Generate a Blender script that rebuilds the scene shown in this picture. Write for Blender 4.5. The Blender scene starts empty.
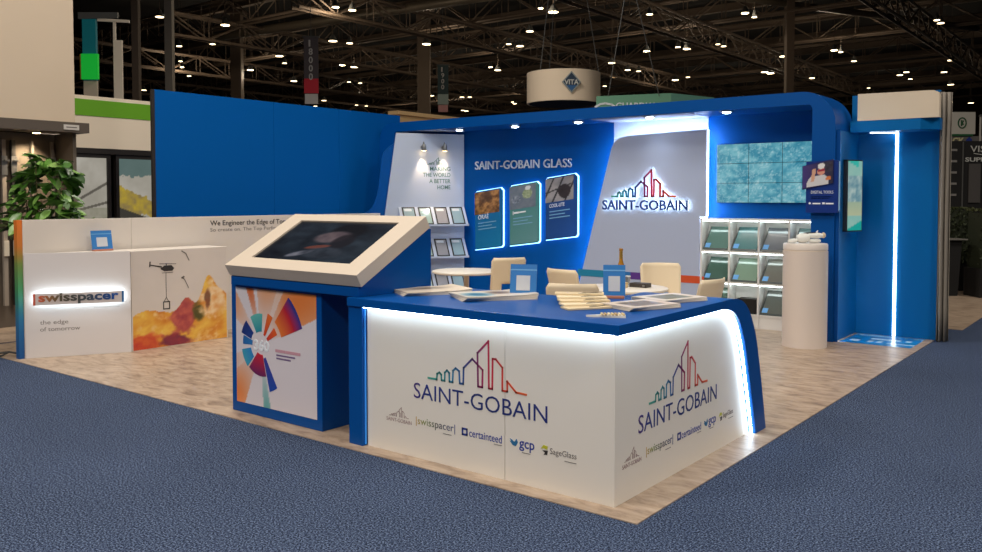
import bpy, bmesh, math, random
from mathutils import Vector, Matrix
random.seed(7)
R = math.radians
SC = bpy.context.scene
COL = SC.collection

# ------------------------------------------------------------------ camera, world, lights, exposure
cam_d = bpy.data.cameras.new('camera')
cam_d.sensor_fit = 'HORIZONTAL'; cam_d.sensor_width = 36.0
cam_d.lens = 858.24 / 982 * 36
cam_d.shift_y = -44.91 / 982
cam_d.clip_end = 400
cam = bpy.data.objects.new('camera', cam_d); COL.objects.link(cam)
cam.location = (0, 0, 1.70)
cam.rotation_euler = (math.pi / 2 - R(2.19), 0, R(38.073))
SC.camera = cam
SC.view_settings.view_transform = 'Standard'
SC.view_settings.look = 'None'
SC.view_settings.exposure = 0.0
SC.view_settings.gamma = 1.0
SC.view_settings.use_curve_mapping = False
SC.cycles.use_denoising = True

W = bpy.data.worlds.new('world'); SC.world = W; W.use_nodes = True
W.node_tree.nodes['Background'].inputs[0].default_value = (0.10, 0.085, 0.07, 1)
W.node_tree.nodes['Background'].inputs[1].default_value = 0.05

def area_light(name, loc, size, power, color, target=None):
    l = bpy.data.lights.new(name, 'AREA'); l.shape = 'SQUARE'; l.size = size
    l.energy = power; l.color = color
    o = bpy.data.objects.new(name, l); COL.objects.link(o); o.location = loc
    if target:
        o.rotation_euler = (Vector(target) - Vector(loc)).to_track_quat('-Z', 'Y').to_euler()
    return o
# high hall lamps above the aisles (the hall's own lighting), all far above the frame
WARM = (1.0, 0.92, 0.81)
for (x, y, p) in ((-8, -3.5, 700), (6.5, 3.0, 950), (-8.0, 5.5, 330), (-6, 8, 150), (3.0, 13, 380), (-1, -6, 860), (-13, 14, 420), (-3, 2.0, 240)):
    area_light('hall_lamp', (x, y, 9.6), 1.6, p, WARM)

# ------------------------------------------------------------------ helpers
def lin(c):
    out = []
    for v in c[:3]:
        v = v / 255.0
        out.append(v / 12.92 if v <= 0.04045 else ((v + 0.055) / 1.055) ** 2.4)
    return tuple(out)

MATS = {}
def mat(name, col, rough=0.5, metal=0.0, emit=0.0, ecol=None, noise=0.0, nscale=30.0, bump=0.0, alpha=None, trans=0.0, spec=0.5, coat=0.0):
    if name in MATS: return MATS[name]
    m = bpy.data.materials.new(name); m.use_nodes = True
    nt = m.node_tree; b = nt.nodes['Principled BSDF']
    c = lin(col)
    b.inputs['Base Color'].default_value = (*c, 1)
    b.inputs['Roughness'].default_value = rough
    b.inputs['Metallic'].default_value = metal
    b.inputs['Specular IOR Level'].default_value = spec
    b.inputs['Coat Weight'].default_value = coat
    if trans: b.inputs['Transmission Weight'].default_value = trans
    if emit:
        b.inputs['Emission Color'].default_value = (*lin(ecol or col), 1)
        b.inputs['Emission Strength'].default_value = emit
    if noise or bump:
        tc = nt.nodes.new('ShaderNodeTexCoord')
        n = nt.nodes.new('ShaderNodeTexNoise'); n.inputs['Scale'].default_value = nscale; n.inputs['Detail'].default_value = 4
        nt.links.new(tc.outputs['Object'], n.inputs['Vector'])
        if noise:
            r = nt.nodes.new('ShaderNodeMixRGB'); r.blend_type = 'MIX'
            r.inputs[1].default_value = (*[v * (1 - noise) for v in c], 1)
            r.inputs[2].default_value = (*[min(1, v * (1 + noise)) for v in c], 1)
            nt.links.new(n.outputs['Fac'], r.inputs[0]); nt.links.new(r.outputs[0], b.inputs['Base Color'])
        if bump:
            bp = nt.nodes.new('ShaderNodeBump'); bp.inputs['Strength'].default_value = bump; bp.inputs['Distance'].default_value = 0.01
            nt.links.new(n.outputs['Fac'], bp.inputs['Height']); nt.links.new(bp.outputs[0], b.inputs['Normal'])
    MATS[name] = m
    return m

def print_mat(name, rough=0.45, emit=0.0):
    """flat print / screen: colour from the mesh's own printed colour layer"""
    if name in MATS: return MATS[name]
    m = bpy.data.materials.new(name); m.use_nodes = True
    nt = m.node_tree; b = nt.nodes['Principled BSDF']
    a = nt.nodes.new('ShaderNodeVertexColor'); a.layer_name = 'ink'
    b.inputs['Roughness'].default_value = rough
    if not emit: nt.links.new(a.outputs['Color'], b.inputs['Base Color'])
    if emit:
        b.inputs['Base Color'].default_value = (0.004, 0.004, 0.005, 1)
        b.inputs['Specular IOR Level'].default_value = 0.15
        nt.links.new(a.outputs['Color'], b.inputs['Emission Color'])
        b.inputs['Emission Strength'].default_value = emit
    MATS[name] = m
    return m

def base_of(parent):
    v = Vector((0, 0, 0))
    while parent is not None:
        v += parent.location; parent = parent.parent
    return v

def link(name, me, material=None, parent=None, local=False):
    """me is given in world coordinates (or in the parent's own frame if local)"""
    if material is not None and not me.materials: me.materials.append(material)
    o = bpy.data.objects.new(name, me); COL.objects.link(o)
    if parent is not None:
        o.parent = parent
        if not local:
            b = base_of(parent)
            if b.length > 0: me.transform(Matrix.Translation(-b))
    return o

def tag(o, label=None, cat=None, group=None, kind=None):
    if label: o['label'] = label
    if cat: o['category'] = cat
    if group: o['group'] = group
    if kind: o['kind'] = kind
    return o

def thing(name, loc, label, cat, group=None, kind=None, rotz=0.0):
    o = bpy.data.objects.new(name, None); COL.objects.link(o)
    o.empty_display_size = 0.1
    o.location = loc; o.rotation_euler = (0, 0, rotz)
    return tag(o, label, cat, group, kind)

def set_origin_base(o):
    """single-mesh thing: put the origin at the base of its mesh"""
    vs = o.data.vertices
    xs = [v.co.x for v in vs]; ys = [v.co.y for v in vs]; zs = [v.co.z for v in vs]
    b = Vector(((min(xs) + max(xs)) / 2, (min(ys) + max(ys)) / 2, min(zs)))
    o.data.transform(Matrix.Translation(-b)); o.location = b
    return o

class MB:
    def __init__(s): s.v = []; s.f = []; s.sm = False
    def add(s, vs, fs):
        k = len(s.v); s.v += [tuple(p) for p in vs]; s.f += [tuple(i + k for i in f) for f in fs]; return s
    def box(s, x0, x1, y0, y1, z0, z1):
        return s.add([(x0,y0,z0),(x1,y0,z0),(x1,y1,z0),(x0,y1,z0),(x0,y0,z1),(x1,y0,z1),(x1,y1,z1),(x0,y1,z1)],
                     [(0,3,2,1),(4,5,6,7),(0,1,5,4),(1,2,6,5),(2,3,7,6),(3,0,4,7)])
    def prism(s, pts, P, U, V, N, t0, t1):
        """polygon pts (u,v) in frame P,U,V extruded along N from t0 to t1"""
        P = Vector(P); U = Vector(U); V = Vector(V); N = Vector(N); n = len(pts)
        a = [P + U * u + V * v + N * t0 for u, v in pts]; b = [P + U * u + V * v + N * t1 for u, v in pts]
        fs = [tuple(reversed(range(n))), tuple(range(n, 2 * n))]
        fs += [(i, (i + 1) % n, n + (i + 1) % n, n + i) for i in range(n)]
        return s.add(a + b, fs)
    def ring(s, outer, inner, P, U, V, N, t0, t1, closed=True):
        P = Vector(P); U = Vector(U); V = Vector(V); N = Vector(N); n = len(outer)
        def L(pts, t): return [P + U * u + V * v + N * t for u, v in pts]
        vs = L(outer, t0) + L(inner, t0) + L(outer, t1) + L(inner, t1)
        fs = []
        for i in range(n if closed else n - 1):
            j = (i + 1) % n
            fs += [(i, n + i, n + j, j), (2*n + i, 2*n + j, 3*n + j, 3*n + i), (i, j, 2*n + j, 2*n + i), (n + i, 3*n + i, 3*n + j, n + j)]
        if not closed:
            fs += [(0, 2*n, 3*n, n), (n-1, 2*n-1, 4*n-1, 3*n-1)]
        return s.add(vs, fs)
    def tube(s, pts, r, n=8, cap=True):
        pts = [Vector(p) for p in pts]; rings = []
        rr = r if isinstance(r, (list, tuple)) else [r] * len(pts)
        for i, p in enumerate(pts):
            d = (pts[min(i + 1, len(pts) - 1)] - pts[max(i - 1, 0)]).normalized()
            a = Vector((0, 0, 1)) if abs(d.z) < 0.9 else Vector((1, 0, 0))
            u = d.cross(a).normalized(); w = d.cross(u)
            rings.append([p + (u * math.cos(2*math.pi*k/n) + w * math.sin(2*math.pi*k/n)) * rr[i] for k in range(n)])
        vs = [q for rg in rings for q in rg]; fs = []
        for i in range(len(pts) - 1):
            for k in range(n):
                fs.append((i*n + k, i*n + (k+1) % n, (i+1)*n + (k+1) % n, (i+1)*n + k))
        if cap: fs += [tuple(reversed(range(n))), tuple(range((len(pts)-1)*n, len(pts)*n))]
        return s.add(vs, fs)
    def lathe(s, prof, c=(0,0,0), n=24, sx=1.0, sy=1.0):
        vs = []; fs = []; m = len(prof)
        for r, z in prof:
            for k in range(n):
                a = 2*math.pi*k/n; vs.append((c[0] + r*sx*math.cos(a), c[1] + r*sy*math.sin(a), c[2] + z))
        for i in range(m - 1):
            for k in range(n): fs.append((i*n + k, i*n + (k+1) % n, (i+1)*n + (k+1) % n, (i+1)*n + k))
        fs += [tuple(reversed(range(n))), tuple(range((m-1)*n, m*n))]
        return s.add(vs, fs)
    def mesh(s, name='mesh', smooth=False, bevel=0.0):
        me = bpy.data.meshes.new(name)
        me.from_pydata([tuple(v) for v in s.v], [], s.f); me.update()
        bm = bmesh.new(); bm.from_mesh(me)
        bmesh.ops.recalc_face_normals(bm, faces=bm.faces)
        if bevel:
            es = [e for e in bm.edges if len(e.link_faces) == 2 and e.calc_face_angle(0) > 0.6]
            bmesh.ops.bevel(bm, geom=es, offset=bevel, segments=2, profile=0.6, affect='EDGES', clamp_overlap=True)
        bm.to_mesh(me); bm.free()
        if smooth:
            for p in me.polygons: p.use_smooth = True
            try: me.set_sharp_from_angle(angle=R(40))
            except Exception: pass
        return me
    def build(s, name, material, parent=None, smooth=False, bevel=0.0, local=False):
        return link(name, s.mesh(name, smooth, bevel), material, parent, local)

def box(name, material, x0, x1, y0, y1, z0, z1, parent=None, bevel=0.0, local=False):
    return MB().box(x0, x1, y0, y1, z0, z1).build(name, material, parent, bevel=bevel, local=local)

def ink(me, cols):
    a = me.color_attributes.new('ink', 'FLOAT_COLOR', 'POINT')
    for i, c in enumerate(cols): a.data[i].color = (*lin(c), 1)

def printed(name, P, U, V, w, h, nx, ny, fn, material, parent, thick=0.0, mask=None, local=False):
    """flat printed sheet: a grid whose colour layer is a function of (u,v) in 0..1"""
    P = Vector(P); U = Vector(U); V = Vector(V); N = U.cross(V)
    vs = []; cs = []
    for j in range(ny + 1):
        for i in range(nx + 1):
            u = i / nx; v = j / ny
            x, y = (u * w, v * h) if mask is None else mask(u, v)
            vs.append(P + U * x + V * y); cs.append(fn(u, v))
    fs = [(j*(nx+1)+i, j*(nx+1)+i+1, (j+1)*(nx+1)+i+1, (j+1)*(nx+1)+i) for j in range(ny) for i in range(nx)]
    me = bpy.data.meshes.new(name); me.from_pydata([tuple(v) for v in vs], [], fs); me.update()
    ink(me, cs)
    return link(name, me, material, parent, local)

def flat(name, polys, P, U, V, material, parent, t0=0.0, t1=0.0015, cols=None, local=False):
    """thin cut-out shapes (lettering, vinyl): list of polygons in (u,v)"""
    P = Vector(P); U = Vector(U).normalized(); V = Vector(V).normalized(); N = U.cross(V)
    m = MB()
    for p in polys: m.prism(p, P, U, V, N, t0, t1)
    me = m.mesh(name)
    if cols is not None:
        cl = []
        for v in me.vertices:
            d = v.co - P; cl.append(cols(d.dot(U), d.dot(V)))
        ink(me, cl)
    return link(name, me, material, parent, local)

def text(name, body, P, U, V, material, parent, w=None, h=None, align='L', t=0.002, bold=0.0, cols=None, lift=0.0, local=False):
    cu = bpy.data.curves.new('text', 'FONT'); cu.body = body; cu.size = 1.0; cu.resolution_u = 3
    cu.extrude = 0.5; cu.offset = bold
    o = bpy.data.objects.new('text', cu); COL.objects.link(o)
    dg = bpy.context.evaluated_depsgraph_get(); dg.update()
    me = bpy.data.meshes.new_from_object(o.evaluated_get(dg))
    bpy.data.objects.remove(o); bpy.data.curves.remove(cu)
    xs = [v.co.x for v in me.vertices]; ys = [v.co.y for v in me.vertices]
    x0, x1, y0, y1 = min(xs), max(xs), min(ys), max(ys)
    if w and h: sx = w / (x1 - x0); sy = h / (y1 - y0)
    elif w: sx = sy = w / (x1 - x0)
    else: sx = sy = h / (y1 - y0)
    P = Vector(P); U = Vector(U).normalized(); V = Vector(V).normalized(); N = U.cross(V)
    off = 0 if align == 'L' else -(x1 - x0) * sx if align == 'R' else -(x1 - x0) * sx / 2
    cl = []
    for v in me.vertices:
        a = (v.co.x - x0) * sx + off; b = (v.co.y - y0) * sy; c = (v.co.z + 0.5) * t + lift
        if cols: cl.append(cols(a, b))
        v.co = P + U * a + V * b + N * c
    me.materials.clear(); me.update()
    if cols: ink(me, cl)
    return link(name, me, material, parent, local)

def hash2(x, y, s=0):
    n = math.sin(x * 127.1 + y * 311.7 + s * 74.7) * 43758.5453
    return n - math.floor(n)
def vnoise(x, y, s=0):
    xi, yi = math.floor(x), math.floor(y); fx, fy = x - xi, y - yi
    fx = fx*fx*(3-2*fx); fy = fy*fy*(3-2*fy)
    a = hash2(xi, yi, s); b = hash2(xi+1, yi, s); c = hash2(xi, yi+1, s); d = hash2(xi+1, yi+1, s)
    return a + (b-a)*fx + (c-a)*fy + (a-b-c+d)*fx*fy
def fbm(x, y, s=0, o=4):
    t = 0; a = 0.5
    for k in range(o): t += a * vnoise(x, y, s + k); x *= 2; y *= 2; a *= 0.5
    return t / (1 - 0.5 ** o)
def mix(a, b, t):
    t = max(0.0, min(1.0, t)); return tuple(a[i] + (b[i] - a[i]) * t for i in range(3))
def ramp(stops, t):
    for (t0, c0), (t1, c1) in zip(stops, stops[1:]):
        if t <= t1: return mix(c0, c1, (t - t0) / max(1e-6, t1 - t0))
    return stops[-1][1]

X1 = Vector((1, 0, 0)); Y1 = Vector((0, 1, 0)); Z1 = Vector((0, 0, 1))

# ------------------------------------------------------------------ materials
BLUE = mat('blue_laminate', (0, 76, 154), 0.36, spec=0.2)
BLUE_D = mat('deep_blue_laminate', (0, 80, 160), 0.5, spec=0.10)
BLUE_W = mat('blue_wall_fabric', (0, 88, 166), 0.6, spec=0.08)
WHITE = mat('white_laminate', (220, 211, 202), 0.45, noise=0.02, nscale=3)
WHITE_C = mat('cool_white_panel', (182, 194, 216), 0.5, noise=0.02, nscale=3)
PANEL_G = mat('pale_grey_panel', (172, 184, 212), 0.55)
CREAM = mat('cream_plastic', (232, 214, 184), 0.45)
CREAM2 = mat('cream_bezel', (208, 194, 178), 0.45)
DARK = mat('dark_plastic', (16, 16, 18), 0.45)
DBROWN = mat('dark_brown_board', (34, 28, 26), 0.6)
METAL = mat('brushed_metal', (150, 150, 150), 0.35, metal=0.9)
GREYP = mat('grey_metal_paint', (90, 90, 88), 0.5)
NAVY = mat('navy_ink', (22, 40, 108), 0.5)
INKG = mat('grey_ink', (110, 104, 100), 0.6)
INKD = mat('dark_ink', (48, 44, 44), 0.6)
WHITEINK = mat('white_ink', (235, 240, 248), 0.5)
INK = print_mat('printed_sheet', 0.5)
INKGLOSS = print_mat('glossy_printed_sheet', 0.3)
SCREEN = print_mat('lit_screen', 0.25, emit=0.85)
SCREEN_DIM = print_mat('dim_screen', 0.25, emit=0.95)
LED = mat('cool_white_led', (235, 250, 255), 0.5, emit=21, ecol=(225, 246, 255))
LED_S = mat('shelf_led', (240, 250, 250), 0.5, emit=10, ecol=(232, 250, 248))
LED_H = mat('halo_led', (240, 252, 255), 0.5, emit=7, ecol=(230, 250, 255))
LED_B = mat('poster_edge_led', (190, 232, 255), 0.5, emit=3, ecol=(150, 215, 255))
LED_LINE = mat('tall_led_line', (235, 250, 255), 0.5, emit=8, ecol=(240, 248, 248))
WARMLED = mat('warm_lamp_lens', (255, 220, 170), 0.5, emit=20, ecol=(255, 214, 150))

# ------------------------------------------------------------------ floors
def carpet_material():
    m = bpy.data.materials.new('blue_speckled_carpet'); m.use_nodes = True
    nt = m.node_tree; b = nt.nodes['Principled BSDF']; b.inputs['Roughness'].default_value = 0.95
    b.inputs['Specular IOR Level'].default_value = 0.1
    tc = nt.nodes.new('ShaderNodeTexCoord')
    n = nt.nodes.new('ShaderNodeTexNoise'); n.inputs['Scale'].default_value = 95; n.inputs['Detail'].default_value = 3
    n.inputs['Roughness'].default_value = 0.8
    nt.links.new(tc.outputs['Object'], n.inputs['Vector'])
    r = nt.nodes.new('ShaderNodeValToRGB')
    e = r.color_ramp.elements
    e[0].position = 0.40; e[0].color = (*lin((10, 17, 32)), 1)
    e[1].position = 0.62; e[1].color = (*lin((126, 142, 172)), 1)
    k = e.new(0.5); k.color = (*lin((46, 60, 90)), 1)
    nt.links.new(n.outputs['Fac'], r.inputs[0])
    n2 = nt.nodes.new('ShaderNodeTexNoise'); n2.inputs['Scale'].default_value = 0.8; n2.inputs['Detail'].default_value = 3
    nt.links.new(tc.outputs['Object'], n2.inputs['Vector'])
    mx = nt.nodes.new('ShaderNodeMixRGB'); mx.blend_type = 'MULTIPLY'; mx.inputs[0].default_value = 0.35
    nt.links.new(r.outputs[0], mx.inputs[1]); nt.links.new(n2.outputs['Fac'], mx.inputs[2])
    nt.links.new(mx.outputs[0], b.inputs['Base Color'])
    bp = nt.nodes.new('ShaderNodeBump'); bp.inputs['Strength'].default_value = 0.08; bp.inputs['Distance'].default_value = 0.003
    nt.links.new(n.outputs['Fac'], bp.inputs['Height']); nt.links.new(bp.outputs[0], b.inputs['Normal'])
    return m
def vinyl_material():
    m = bpy.data.materials.new('beige_stone_vinyl'); m.use_nodes = True
    nt = m.node_tree; b = nt.nodes['Principled BSDF']; b.inputs['Roughness'].default_value = 0.42
    tc = nt.nodes.new('ShaderNodeTexCoord')
    mp = nt.nodes.new('ShaderNodeMapping'); mp.inputs['Rotation'].default_value[2] = R(-28); mp.inputs['Scale'].default_value = (1.1, 2.8, 1)
    nt.links.new(tc.outputs['Object'], mp.inputs['Vector'])
    n = nt.nodes.new('ShaderNodeTexNoise'); n.inputs['Scale'].default_value = 4.0; n.inputs['Detail'].default_value = 10; n.inputs['Roughness'].default_value = 0.65
    n.inputs['Distortion'].default_value = 0.6
    nt.links.new(mp.outputs[0], n.inputs['Vector'])
    r = nt.nodes.new('ShaderNodeValToRGB'); e = r.color_ramp.elements
    e[0].position = 0.3; e[0].color = (*lin((120, 100, 84)), 1)
    e[1].position = 0.7; e[1].color = (*lin((190, 170, 150)), 1)
    k = e.new(0.48); k.color = (*lin((166, 144, 124)), 1)
    nt.links.new(n.outputs['Fac'], r.inputs[0]); nt.links.new(r.outputs[0], b.inputs['Base Color'])
    return m
CARPET = carpet_material(); VINYL = vinyl_material()

fl = MB(); fl.box(-110, 40, -25, 110, -0.06, 0.0)
fl = fl.build('floor', CARPET); tag(fl, 'blue speckled carpet of the exhibition aisles', 'floor', kind='structure')
bf = MB(); bf.box(-10.62, -2.12, 3.94, 11.6, 0.0, 0.006)
bf = bf.build('floor_booth', VINYL); tag(bf, 'beige stone-look vinyl floor of the blue booth', 'floor', kind='structure')
nf = MB(); nf.box(-16, -10.7, 1.0, 16, 0.0, 0.005)
nf = nf.build('floor_neighbour', VINYL); tag(nf, 'tan floor of the neighbouring booth behind the low wall', 'floor', kind='structure')
nf = MB(); nf.box(-9, -2.0, 12.4, 24, 0.0, 0.005)
nf = nf.build('floor_far', VINYL); tag(nf, 'tan floor of the dark booth beyond the grey drape', 'floor', kind='structure')

# ------------------------------------------------------------------ hall shell
CEIL = mat('black_ceiling_deck', (26, 22, 19), 0.9, noise=0.3, nscale=0.4)
HALLW = mat('dark_hall_wall', (36, 30, 26), 0.9, noise=0.3, nscale=0.3)
tag(box('ceiling', CEIL, -110, 40, -25, 110, 13.0, 13.2), 'black roof deck of the exhibition hall', 'ceiling', kind='structure')
tag(box('wall_north', HALLW, -110, 40, 109.5, 110, 0, 13.0), 'dark far end wall of the hall', 'wall', kind='structure')
tag(box('wall_west', HALLW, -110, -109.5, -25, 109.5, 0, 13.0), 'dark side wall of the hall behind the left booths', 'wall', kind='structure')
tag(box('wall_east', HALLW, 39.5, 40, -25, 109.5, 0, 13.0), 'dark side wall of the hall on the right', 'wall', kind='structure')
tag(box('wall_south', HALLW, -109.5, 39.5, -25, -24.5, 0, 13.0), 'dark wall of the hall behind the viewer', 'wall', kind='structure')

# ------------------------------------------------------------------ skyline emblem and lettering
SKY = [(0,0),(.093,0),(.098,.06),(.122,.078),(.143,.06),(.146,0),(.18,0),(.182,.086),(.205,.113),(.229,.09),(.232,0),(.266,0),(.27,.12),(.298,.15),(.335,.125),(.341,0),(.378,0),
       (.382,.168),(.471,.274),(.577,.176),(.574,0),(.531,0),(.525,.344),(.635,.479),(.64,0),(.674,0),(.677,.306),(.708,.306),(.773,.231),(.773,0),(.82,0),(.82,.1),(.905,.006),(1,0)]
RAIN = [(0,(70,160,140)),(.2,(60,150,165)),(.33,(40,110,180)),(.45,(60,50,120)),(.56,(160,40,100)),(.66,(200,40,70)),(.8,(215,70,50)),(1,(215,95,40))]
RAIN_T = [(0,(75,45,120)),(.1,(30,50,130)),(.5,(25,45,115)),(1,(30,45,120))]
SKY = [(a, b * .775) for a, b in SKY]
def stroke(pts, wd):
    out = []
    for (a, b), (c, d) in zip(pts, pts[1:]):
        dx, dy = c - a, d - b; L = math.hypot(dx, dy)
        if L < 1e-6: continue
        ux, uy = dx / L, dy / L; nx, ny = -uy * wd / 2, ux * wd / 2; ex, ey = ux * wd / 2, uy * wd / 2
        out.append([(a-ex+nx, b-ey+ny), (a-ex-nx, b-ey-ny), (c+ex-nx, d+ey-ny), (c+ex+nx, d+ey+ny)])
    return out
def skyline(parent, P, U, V, w, wd=0.017, t0=0.0, t1=0.002, mono=None, name='skyline_emblem', material=None):
    polys = [[(x * w, y * w) for x, y in q] for q in stroke(SKY, wd)]
    fn = None if mono or material else (lambda a, b: ramp(RAIN, a / w))
    return flat(name, polys, P, U, V, mono or material or INK, parent, t0, t1, cols=fn)
def brand(parent, P, U, V, w, t=0.002):
    """P = left end of the skyline's base line; w = its width"""
    P = Vector(P); U = Vector(U); V = Vector(V)
    skyline(parent, P, U, V, w, 0.016, 0, t)
    text('lettering', 'SAINT-GOBAIN', P - U * 0.165 * w - V * 0.188 * w, U, V, INK, parent, w=1.36 * w, h=0.13 * w, t=t, bold=-0.004,
         cols=lambda a, b: ramp(RAIN_T, a / (1.36 * w)))

def sponsor_row(parent, F, spots):
    """row of five small marks; F(s) -> point on the panel's base line, spots = list of (s0, s1)"""
    P0, U, V = F
    P0 = Vector(P0); U = Vector(U); V = Vector(V)
    def at(s, z): return P0 + U * s + V * z
    (a0, a1), (b0, b1), (c0, c1), (d0, d1), (e0, e1) = spots
    w = a1 - a0
    skyline(parent, at(a0 + w * 0.12, .25), U, V, w * 0.76, 0.02, 0, .001, mono=mat('grey_rose_ink', (150, 120, 120), .6), name='small_skyline')
    text('lettering', 'SAINT-GOBAIN', at(a0, .213), U, V, mat('grey_rose_ink', (150, 120, 120), .6), parent, w=w, h=.024, t=.001)
    gr = [(0, (190, 150, 60)), (.25, (120, 140, 80)), (.6, (70, 70, 80)), (1, (40, 60, 130))]
    w = b1 - b0
    text('lettering', '|swisspacer|', at(b0, .215), U, V, INK, parent, w=w, h=.062, t=.001, cols=lambda a, b: ramp(gr, a / w))
    flat('small_print', [[(0, 0), (.07, 0), (.07, .0035), (0, .0035)]], at(b1 - .10, .203), U, V, INKG, parent)
    CB = mat('cobalt_ink', (40, 60, 150), .5)
    w = c1 - c0
    flat('square_mark', stroke([(.006, .006), (.006, .042), (.042, .042), (.042, .03)], .012) + stroke([(.006, .006), (.042, .006), (.042, .018)], .012), at(c0, .222), U, V, CB, parent)
    text('lettering', 'certainteed', at(c0 + .06, .222), U, V, CB, parent, w=w - .06, h=.048, t=.001, bold=.006)
    flat('small_print', [[(0, 0), (.06, 0), (.06, .0035), (0, .0035)]], at(c1 - .06, .208), U, V, INKG, parent)
    w = d1 - d0
    flat('leaf_mark', [[(0, .03), (.02, .008), (.045, .004), (.06, .03), (.05, .05), (.035, .03)], [(0, .045), (.015, .04), (.03, .03), (.01, .03)]], at(d0, .222), U, V, mat('teal_blue_ink', (40, 110, 160), .5), parent)
    text('lettering', 'gcp', at(d0 + .07, .205), U, V, CB, parent, w=w - .07, h=.06, t=.001, bold=.012)
    flat('small_print', [[(0, 0), (.06, 0), (.06, .0035), (0, .0035)]], at(d0 + .09, .195), U, V, INKG, parent)
    w = e1 - e0
    flat('leaf_mark', [[(0, .03), (.02, .055), (.05, .05), (.045, .03), (.02, .035)]], at(e0, .215), U, V, mat('lime_ink', (190, 190, 50), .5), parent)
    flat('hook_mark', [[(.012, .024), (.03, .026), (.05, .028), (.045, .002), (.02, .0), (.03, .012)]], at(e0, .213), U, V, INKD, parent)
    text('lettering', 'SageGlass', at(e0 + .065, .215), U, V, INKG, parent, w=w - .065, h=.045, t=.001)
    flat('small_print', [[(0, 0), (.08, 0), (.08, .0035), (0, .0035)]], at(e1 - .08, .2), U, V, INKG, parent)

# ------------------------------------------------------------------ reception counter
ct = thing('reception_counter', (-3.3, 4.9, 0.006), 'L-shaped white reception counter with blue top, slanted blue end leg and glowing edges', 'counter')
CW = mat('counter_white', (234, 228, 220), 0.5, noise=0.015, nscale=2)
z0 = 0.006
# white panels: front (two boards with a seam) and side (one sloping board)
box('panel', CW, -4.262, -3.084, 4.07, 4.10, z0, 0.965, ct)
box('panel', CW, -3.080, -2.33, 4.07, 4.10, z0, 0.965, ct)
side_in = [(4.10, z0), (6.05, z0), (5.96, .34), (5.87, .63), (5.81, .78), (5.73, .89), (5.62, .945), (5.50, .965), (5.42, .97), (4.10, .97)]
MB().prism(side_in, (-2.33, 0, 0), Y1, Z1, X1, -0.03, 0).build('panel', CW, ct)
# blue ribbon: top slab, end leg, left upright
MB().prism([(-4.405, 4.015), (-2.275, 4.015), (-2.275, 5.42), (-2.95, 5.42), (-2.95, 5.0), (-4.405, 5.0)], (0, 0, 0), X1, Y1, Z1, 0.962, 1.02).build('top', BLUE, ct, bevel=.004)
def arc(pts, n=5):
    """Catmull-Rom smoothing of a polyline"""
    out = []
    P = [pts[0]] + list(pts) + [pts[-1]]
    for i in range(1, len(P) - 2):
        for k in range(n):
            t = k / n; o = []
            for c in range(2):
                a, b, cc, d = P[i-1][c], P[i][c], P[i+1][c], P[i+2][c]
                o.append(0.5 * (2*b + (cc-a)*t + (2*a-5*b+4*cc-d)*t*t + (3*b-3*cc+d-a)*t**3))
            out.append(tuple(o))
    out.append(pts[-1]); return out
o_pts = arc([(5.41, 1.02), (5.59, 1.018), (5.74, .985), (5.85, .91), (5.935, .80), (6.005, .66), (6.10, .36), (6.195, z0)])
i_pts = arc([(5.41, .962), (5.50, .952), (5.60, .915), (5.68, .85), (5.745, .75), (5.805, .62), (5.90, .33), (6.00, z0)])
MB().ring(o_pts, i_pts, (0, 0, 0), Y1, Z1, X1, -2.95, -2.275, closed=False).build('slanted_leg', BLUE, ct, smooth=True)
box('upright', BLUE, -4.405, -4.272, 4.03, 4.62, z0, 0.962, ct, bevel=.003)
box('back_board', BLUE_D, -4.27, -2.95, 4.90, 4.94, z0, 0.962, ct)
box('back_board', BLUE_D, -2.95, -2.91, 4.94, 5.80, z0, 0.90, ct)
# LED lines tucked under the overhang
box('light_strip', LED, -4.262, -2.32, 4.032, 4.042, 0.956, 0.961, ct)
box('light_strip', LED, -2.302, -2.292, 4.05, 5.42, 0.956, 0.961, ct)
ii = [(a - .001, b - .002) for a, b in i_pts]
i2 = [(a - .011, b - .008) for a, b in i_pts]
MB().ring(ii, i2, (0, 0, 0), Y1, Z1, X1, -2.312, -2.300, closed=False).build('light_strip', LED, ct)
box('light_strip', mat('blue_led_edge', (60, 150, 240), .5, emit=.25), -4.271, -4.263, 4.052, 4.060, z0 + .01, 0.95, ct)
brand(ct, (-3.70, 4.07, 0.545), X1, Z1, 0.775)
brand(ct, (-2.33, 4.47, 0.505), Y1, Z1, 0.80)
sponsor_row(ct, ((0, 4.07, 0), X1, Z1), [(-4.08, -3.85), (-3.81, -3.475), (-3.42, -3.105), (-3.045, -2.865), (-2.82, -2.575)])
sponsor_row(ct, ((-2.33, 0, -.02), Y1, Z1), [(4.155, 4.375), (4.435, 4.78), (4.84, 5.185), (5.23, 5.42), (5.47, 5.71)])

# ------------------------------------------------------------------ touchscreen kiosk
kk = thing('touchscreen_kiosk', (-5.3, 4.5, 0.006), 'blue kiosk with a slanted black touchscreen in a cream bezel beside the counter', 'kiosk')
box('plinth', BLUE, -5.845, -4.765, 4.10, 4.80, z0, 1.02, kk, bevel=.004)
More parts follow.
